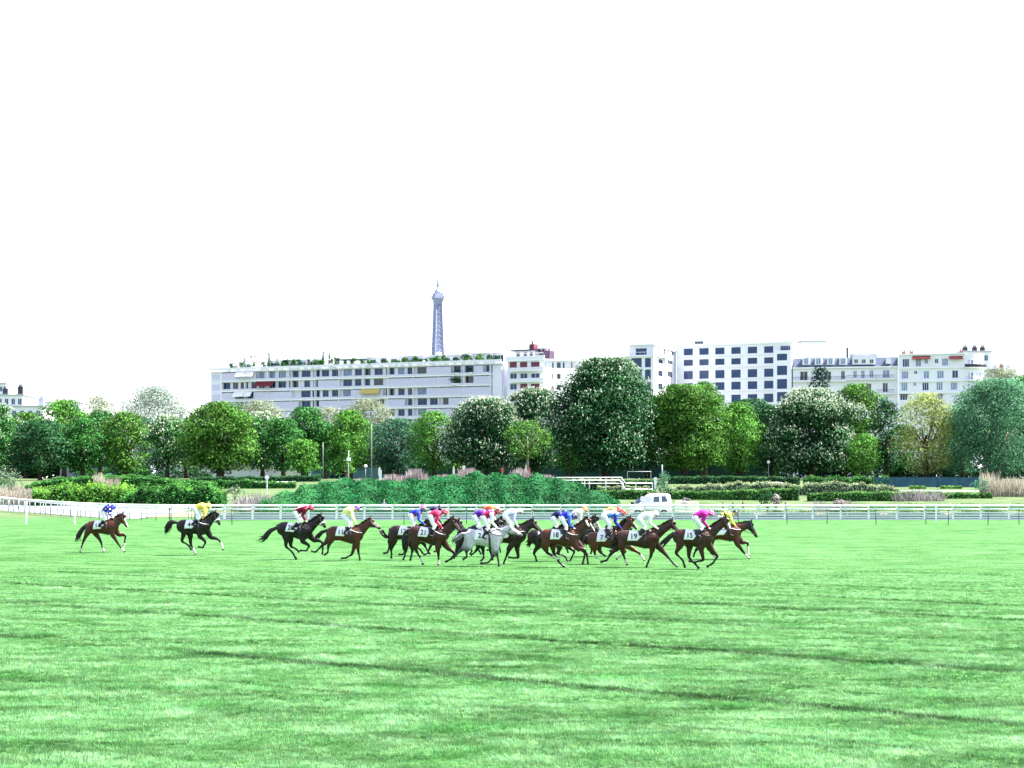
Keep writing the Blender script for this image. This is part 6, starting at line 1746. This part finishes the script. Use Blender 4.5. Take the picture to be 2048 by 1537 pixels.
# ------------------------------------------------------------------ iron lattice tower on the horizon
def tower():
    D = 2700.0; x = wx(876, D); base = wz(957, D) - 346 + 0
    zp = lambda py: wz(py, D)
    e = empty('lattice_tower', (x, D, 3.5), R(22)); tag(e, 'tall iron lattice tower with viewing platform and mast rising behind the long block', 'tower')
    HAZED_IRON = mat('tower_iron_hazed', (.31,.33,.50), (.24,.26,.42), .6, .3, .05)  # distance haze put into the colour: paler and bluer than bare iron
    z1 = zp(598) - 3.5; z0 = zp(728) - 3.5
    def half(z):
        t = (z1 - z) / (z1 - z0)
        return 4.7 + 3.0 * max(t, 0) ** 1.15 + (max(0, (z0 - z)) / 90) ** 1.6 * 20
    lv = list(np.linspace(z1, z0, 15)); low = list(np.linspace(z0, 0, 9))[1:]
    allz = lv + low
    for sx in (-1, 1):
        for sy in (-1, 1):
            b = MB(); b.tube([(sx * half(z), sy * half(z), z) for z in allz], 1.25, 4); b.build('leg', HAZED_IRON, e)
    b = MB()
    for za, zb in zip(allz[:-1], allz[1:]):
        ha, hb = half(za), half(zb)
        for k in range(4):
            c, s = math.cos(k * math.pi / 2), math.sin(k * math.pi / 2)
            def P(u, h, z): return (u * c - h * s, u * s + h * c, z)
            b.bar(P(-ha, ha, za), P(0, hb, zb), .55); b.bar(P(ha, ha, za), P(0, hb, zb), .55)
            b.bar(P(0, ha, za), P(-hb, hb, zb), .55); b.bar(P(0, ha, za), P(hb, hb, zb), .55); b.bar(P(-hb, hb, zb), P(hb, hb, zb), .6)
            b.bar(P(0, ha, za), P(0, hb, zb), .55)
    o = b.build('lattice', HAZED_IRON, e); o['kind'] = 'stuff'
    b = MB().box(-2.2, 2.2, -2.2, 2.2, z0 - 10, z1); b.build('lift_shaft', HAZED_IRON, e)
    b = MB()
    zs = [(z1 - 9, 4.8), (z1, 7.4)]
    V = []; 
    for z, h in zs: V += [(-h, -h, z), (h, -h, z), (h, h, z), (-h, h, z)]
    b.add(V, [(0,1,5,4),(1,2,6,5),(2,3,7,6),(3,0,4,7),(3,2,1,0),(4,5,6,7)]); b.build('bracket', HAZED_IRON, e)
    b = MB().box(-8.4, 8.4, -8.4, 8.4, z1 + .05, z1 + 4.2); b.build('platform', HAZED_IRON, e)
    b = MB().box(-6.6, 6.6, -6.6, 6.6, z1 + 4.25, z1 + 8.6); b.build('gallery', HAZED_IRON, e)
    b = MB(); b.tube([(0, 0, z1 + 8.65), (0, 0, z1 + 11), (0, 0, z1 + 14.5), (0, 0, z1 + 17), (0, 0, z1 + 19)], [6.4, 6.0, 3.6, 2.0, 1.6], 10); b.build('dome', HAZED_IRON, e, True)
    b = MB(); b.tube([(0, 0, z1 + 19), (0, 0, z1 + 23), (0, 0, z1 + 34)], [1.9, 1.7, 1.4], 6); b.build('mast', HAZED_IRON, e, True)
    b = MB(); b.tube([(0, 0, z1 + 34), (0, 0, zp(540) - 3.5)], [1.0, .7], 5); b.tube([(0, 0, zp(540) - 3.5), (0, 0, zp(538.5) - 3.5)], .7, 6); b.build('antenna', HAZED_IRON, e)
tower()

# ------------------------------------------------------------------ white van
def van():
    D = 156.0; sc = D / FPX
    xr, xl = wx(1343, D), wx(1258, D); L = xr - xl; z0 = ground_z((xl + xr) / 2, D) + .02
    e = empty('van', ((xl + xr) / 2, D, z0)); tag(e, 'small white panel van facing left on the sand track', 'van')
    PAINT = mat('van_paint', (.80,.80,.82), (.77,.77,.79), .25, .5, 1)
    VG = mat('van_glass', (.10,.14,.22), (.05,.08,.14), .08, .6, 1)
    BLK = mat('black_plastic', (.015,.015,.018), None, .6, .3, 3)
    h = wz(987, D) - z0; W = 1.72
    sec = [(-L/2, .42, .78), (-L/2 + .06, .34, .95), (-L/2 + .55, .30, 1.06), (-L/2 + .98, .28, 1.20), (-L/2 + 1.55, .28, h * .90), (-L/2 + 1.95, .28, h * .985), (-L/2 + 2.5, .28, h), (L/2 - .45, .28, h * .985), (L/2 - .2, .30, h * .93), (L/2 - .04, .36, h * .52), (L/2, .44, h * .44)]
    V, F = [], []
    for x, zb, zt in sec:
        ins = max(0, (zt - 1.15) / (h - 1.15)) * .16 if zt > 1.15 else 0
        zm = min(1.08, zt - .02)
        for y, z in ((-W/2 + .04, zb), (-W/2, zb + .15), (-W/2, zm), (-W/2 + ins + .02, zt - .05), (-W/2 + ins + .14, zt), (W/2 - ins - .14, zt), (W/2 - ins - .02, zt - .05), (W/2, zm), (W/2, zb + .15), (W/2 - .04, zb)):
            V.append((x, y, z))
    n = 10
    for i in range(len(sec) - 1):
        for k in range(n): F.append((i*n + k, i*n + (k+1) % n, (i+1)*n + (k+1) % n, (i+1)*n + k))
    F += [tuple(range(n - 1, -1, -1)), tuple((len(sec)-1)*n + k for k in range(n))]
    F = [tuple(reversed(q)) for q in F]
    me = mesh_py('body', V, F, True); link('body', me, PAINT, e)
    X = lambda px: wx(px, D) - e.location.x; Zp = lambda py: wz(py, D) - z0
    def side(name, pts, m, yoff=.012, thick=.02):
        for sg in (-1, 1):
            A = []
            for px, py in pts:
                z = Zp(py); ins = max(0, (z - 1.08) / (h - 1.13)) * .16
                A.append((X(px), sg * (W/2 - ins + yoff), z))
            Bq = [(a, b - sg * thick, c) for a, b, c in A]; k = len(A)
            b = MB().add(A + Bq, [tuple(range(k)), tuple(range(2*k-1, k-1, -1))] + [(i, (i+1) % k, k + (i+1) % k, k + i) for i in range(k)]); b.build(name, m, e)
    side('cab_window', [(1268, 1008), (1276, 998), (1280, 995), (1278, 1006), (1276, 1008.5)], VG)
    side('side_window', [(1305.5, 993), (1317, 992.5), (1318, 1004), (1305, 1004.5)], VG)
    side('side_window', [(1320.5, 992.3), (1330, 992), (1334.5, 1003.5), (1322, 1004)], VG)
    side('door_panel', [(1282.5, 993.5), (1301, 993), (1301, 1012), (1281, 1012)], mat('van_panel', (.70,.71,.80), (.66,.67,.76), .35, .4, 1), .008)
    side('door_seam', [(1302.2, 992), (1302.8, 992), (1302.8, 1017), (1302.2, 1017)], BLK, .010)
    side('side_moulding', [(1303, 1011), (1326, 1010.6), (1326, 1011.6), (1303, 1012)], BLK, .014)
    side('door_handle', [(1301.5, 1011.6), (1304, 1011.6), (1304, 1012.8), (1301.5, 1012.8)], BLK, .03)
    for sg in (-1, 1):
        b = MB().box(X(1263), X(1266), sg * (W/2) - .02, sg * (W/2) + sg * .2, Zp(1009), Zp(1004.5)) if sg > 0 else MB().box(X(1263), X(1266), -W/2 - .2, -W/2 + .02, Zp(1009), Zp(1004.5)); b.build('mirror', BLK, e)
        b = MB().box(-L/2 + .02, -L/2 + .22, sg * .55 - .18, sg * .55 + .18, .70, .90); b.build('headlight', VG, e)
        b = MB().box(L/2 - .12, L/2 - .01, sg * .72 - .07, sg * .72 + .07, .75, 1.05); b.build('tail_light', mat('lamp_red', (.4,.02,.02), None, .3, .5), e)
        for xx in (-L/2 + .72, L/2 - .78):
            y0 = sg * (W/2 - .10)
            b = MB(); b.tube([(xx, y0 - .10, .31), (xx, y0 + .10, .31)], .32, 18); t = b.build('wheel', BLK, e, True)
            b = MB(); b.tube([(xx, y0 - .104, .31), (xx, y0 + .104, .31)], .19, 14); b.build('rim', ZINC, t, True)
    b = MB().add([(-L/2 + 1.0, -.66, 1.24), (-L/2 + 1.0, .66, 1.24), (-L/2 + 1.52, .58, h * .88), (-L/2 + 1.52, -.58, h * .88)], [(0, 3, 2, 1)]); o = b.build('windscreen', VG, e); o.location = (-.03, 0, .02)
    b = MB()
    for xx in (.1, .5, 1.0, 1.35): b.box(xx - .03, xx + .03, -.62, .62, h - .01, h + .08)
    b.box(.05, 1.4, -.6, -.55, h + .081, h + .12); b.box(.05, 1.4, .55, .6, h + .081, h + .12); b.build('roof_rack', BRICK, e)
van()

# ------------------------------------------------------------------ spectator behind the fence
def spectator():
    D = 150.0; x = wx(768, D); z0 = ground_z(x, D)
    V, F = [], []; bones = []
    H = wz(1000, D) - z0; k = H / 1.74
    def add(pts, vals, c, n=10):
        P, W = catmull(pts, vals, 3); v, f = loft(P, [w[0] for w in W], [w[1] for w in W], n, True, (0, 1, 0)); q = len(V); V.extend(tuple(a) for a in v); F.extend(tuple(i + q for i in a) for a in f)
        for a, b in zip(pts[:-1], pts[1:]): bones.append((np.array(a, float), np.array(b, float), np.array(c, float), vals[0][0] * .8))
    S, SK, TR = (.30,.33,.38), (.42,.25,.18), (.05,.05,.08)
    # sections are (front-back, sideways) with the body facing the track (-Y); loft uses y as lateral, so build turned and rotate
    add([(0,0,.92), (0,0,1.10), (0,0,1.30), (0,0,1.44), (0,0,1.50)], [(.11,.16),(.11,.155),(.12,.19),(.09,.18),(.055,.07)], S, 12)
    add([(0,0,1.48), (.01,0,1.56)], [(.055,.055),(.05,.05)], SK)
    add([(.02,0,1.52), (.015,0,1.60), (0,0,1.68), (0,0,1.74)], [(.06,.05),(.095,.072),(.095,.078),(.045,.045)], SK, 12)
    add([(.10,0,1.635), (.125,0,1.615)], [(.012,.012),(.016,.014)], SK, 6)
    for sg in (-1, 1):
        add([(0,.09*sg,.95), (.01,.10*sg,.5), (0,.10*sg,.08)], [(.09,.085),(.062,.06),(.042,.042)], TR)
        add([(-.05,.10*sg,.05), (.05,.10*sg,.05), (.16,.11*sg,.03)], [(.045,.04),(.05,.045),(.03,.035)], (.02,.02,.02), 8)
        add([(0,.19*sg,1.42), (-.02,.27*sg,1.18), (.10,.25*sg,1.0)], [(.06,.055),(.045,.045),(.032,.03)], S)
        add([(.10,.25*sg,1.0), (.16,.22*sg,.95)], [(.03,.03),(.035,.03)], SK, 8)
    me = remesh(V, F, .016, 2); me.name = 'person'; P = coords(me).astype(float)
    best = np.full(len(P), 9.); colr = np.ones((len(P), 3))
    for a, b, c, r in bones:
        d, t = seg_dist(P, a, b); d -= r; w = d < best; best[w] = d[w]; colr[w] = c
    colr[(colr[:, 0] > .29) & (colr[:, 0] < .31) & (P[:, 1] > .03)] = (.05,.08,.12)
    tint_attr(me, colr.astype(np.float32), 'POINT')
    o = link('person', me, SILK, None, (x, D, z0)); o.rotation_euler = (0, 0, R(-80)); o.scale = (k, k, k)
    tag(o, 'person in a grey and navy top standing behind the fence before the green bank', 'spectator')
    b = MB(); b.tube([(-.01,0,1.64), (-.02,0,1.70), (-.015,0,1.765)], [.10,.098,.04], 10); b.build('hair', mat('dark_hair', (.03,.02,.015), None, .7, .2, 12), o, True)
spectator()

# ------------------------------------------------------------------ signs, lamps, masts, screens
SIGNR = mat('sign_red', (.34,.08,.06), (.28,.06,.05), .5, .4, 2); SIGNW = mat('sign_cream', (.78,.70,.60), (.7,.62,.52), .5, .4, 2)
def sign(px, ytop, ybot, D, m, label, rx=.24, rz=.42):
    x = wx(px, D); zg = ground_z(x, D); e = empty('marker_sign', (x, D, zg)); tag(e, label, 'sign', 'round marker signs on posts')
    zt = wz(ytop, D) - zg
    b = MB().box(-.06, .06, -.04, .04, -.1, zt - rz); b.build('post', WHITE, e)
    b = MB(); b.add([(math.cos(a) * rx, y, zt - rz + math.sin(a) * rz) for y in (-.07, -.03) for a in np.linspace(0, 6.283, 17)[:-1]], [tuple(range(16)), tuple(range(31, 15, -1))] + [(i, 16 + i, 16 + (i+1) % 16, (i+1) % 16) for i in range(16)]); b.build('disc', m, e)
sign(907.5, 932, 950, 214, SIGNW, 'narrow cream marker sign nearest the left end of the reeds', .14, .8)
sign(928, 931, 950, 214, SIGNW, 'cream oval marker sign above the dry reeds')
sign(1005, 934, 950, 214, SIGNR, 'first red oval marker sign above the dry reeds', .22, .42)
sign(1058, 935, 950, 214, SIGNR, 'second red oval marker sign beside the pale trunk', .22, .42)
sign(1052, 929, 950, 216, SIGNW, 'thin white post sign touching the pale trunk', .11, 1.0)
sign(534, 951, 966, 210, WHITE, 'round white marker sign above the low bar rail', .26, .28)
sign(759, 934, 955, 230, SIGNW, 'white oval marker sign beside the teal kiosk', .18, .7)
def mast(px, ytop, D, r, label, lamps=0, globe=False, knob=None):
    x = wx(px, D); zg = ground_z(x, D); e = empty('lamp_post' if (lamps or globe) else 'mast', (x, D, zg)); tag(e, label, 'lamp post' if (lamps or globe) else 'mast')
    zt = wz(ytop, D) - zg
    b = MB(); b.tube([(0, 0, -.2), (0, 0, zt * .5), (0, 0, zt)], [r, r * .85, r * .6], 8); b.build('pole', mat('galvanised', (.22,.24,.25), (.16,.18,.19), .5, .5, 2), e, True)
    if lamps:
        b = MB().box(-.75, .75, -.06, .06, zt - .1, zt + .02); b.build('crossbar', ZINC, e)
        for sx in (-.55, .55):
            for dz in (0, -.55):
                b = MB().box(sx - .26, sx + .26, -.22, .1, zt + dz - .02 - .35, zt + dz - .12); b.build('floodlight', ZINC, e)
    if globe:
        b = MB(); b.tube([(0, 0, zt), (0, 0, zt + .08), (0, 0, zt + .25), (0, 0, zt + .42), (0, 0, zt + .5)], [.1, .22, .28, .2, .05], 10); b.build('globe', mat('lamp_glass', (.75,.76,.78), None, .2, .5), e, True)
    if knob:
        b = MB().box(-.22, .22, -.12, .12, zt - knob - .2, zt - knob + .2); b.build('box', WHITE, e)
mast(743, 823, 250, .085, 'tall floodlight mast with four lamps among the trees', lamps=4)
mast(697, 902, 200, .07, 'slim white pole with a small box before the young conical tree', knob=1.0)
mast(646, 885, 262, .06, 'thin dark flagless pole by the grey roofed pavilion')
mast(731, 936, 262, .07, 'short lamp post with a white globe beside the kiosk', globe=True)
mast(1537, 928, 262, .07, 'lamp post with a white globe in the shade of the dark trees', globe=True)
mast(1324, 930, 255, .16, 'short pale blue post left of the olive maple trunk')
mast(1873, 950, 232, .08, 'slim pale pole in front of the dark blue screen')
def screen(px0, px1, ytop, D, label, m):
    x0, x1 = wx(px0, D), wx(px1, D); zb = ground_z((x0 + x1) / 2, D); e = empty('screen_fence', (x0, D, zb)); tag(e, label, 'fence')
    h = wz(ytop, D) - zb; n = max(2, int((x1 - x0) / 2.5)); w = (x1 - x0) / n
    b = MB()
    pm = MB().box(.05, w - .05, -.02, .02, .1, h); me = mesh_py('panel', pm.v, pm.f); me.materials.append(m)
    qm = MB().box(-.05, .05, -.05, .05, -.2, h + .1); mq = mesh_py('post', qm.v, qm.f); mq.materials.append(DARKMETAL)
    for k in range(n): link('panel', me, None, e, (k * w, rng.normal(0, .01), rng.normal(0, .02)))
    for k in range(n + 1): link('post', mq, None, e, (k * w, .06, 0))
TEAL = mat('teal_screen', (.035,.10,.15), (.02,.06,.10), .7, .2, .7)
screen(1745, 1960, 955, 229, 'dark blue green screen fence below the lime yellow tree', TEAL)
screen(1610, 1742, 958, 231, 'dark teal screen fence half hidden by the ragged hedge', TEAL)
MESHG = mat('green_mesh', (.012,.052,.044), (.006,.026,.026), .7, .2, .7)
screen(1300, 1520, 934, 292, 'green mesh fence behind the trunks right of the giant chestnut', MESHG)
screen(800, 1290, 936, 296, 'tall green mesh fence behind the chestnuts', MESHG)
def bollard(px, py, h, label):
    D = 176.0; x = wx(px, D); b = MB(); b.tube([(0, 0, -.1), (0, 0, h * .7), (0, 0, h)], [.10, .09, .05], 7)
    o = b.build('bollard', mat('rust_wood', (.16,.09,.06), (.10,.06,.04), .9, .1, 4), None, True, (x, D, ground_z(x, D))); tag(o, label, 'bollard', 'short wooden stumps on the lawn')
bollard(1446, 998, .75, 'brown wooden stump below the clipped hedge, nearest the van')
bollard(1466, 998, .8, 'brown wooden stump below the clipped hedge, middle one')
bollard(1486, 996, .9, 'slim wooden stump below the clipped hedge, nearest the dark round bush')
bollard(1571, 997, .8, 'wooden stump standing right of the dark round bush')
def post_white():
    D = 204.0; x = wx(1311, D); zg = ground_z(x, D); b = MB().box(-.16, .16, -.12, .12, -.1, wz(955, D) - zg); o = b.build('gate_post', WHITE, None, False, (x, D, zg)); tag(o, 'thick white post where the stepped railing ends', 'post')
post_white()
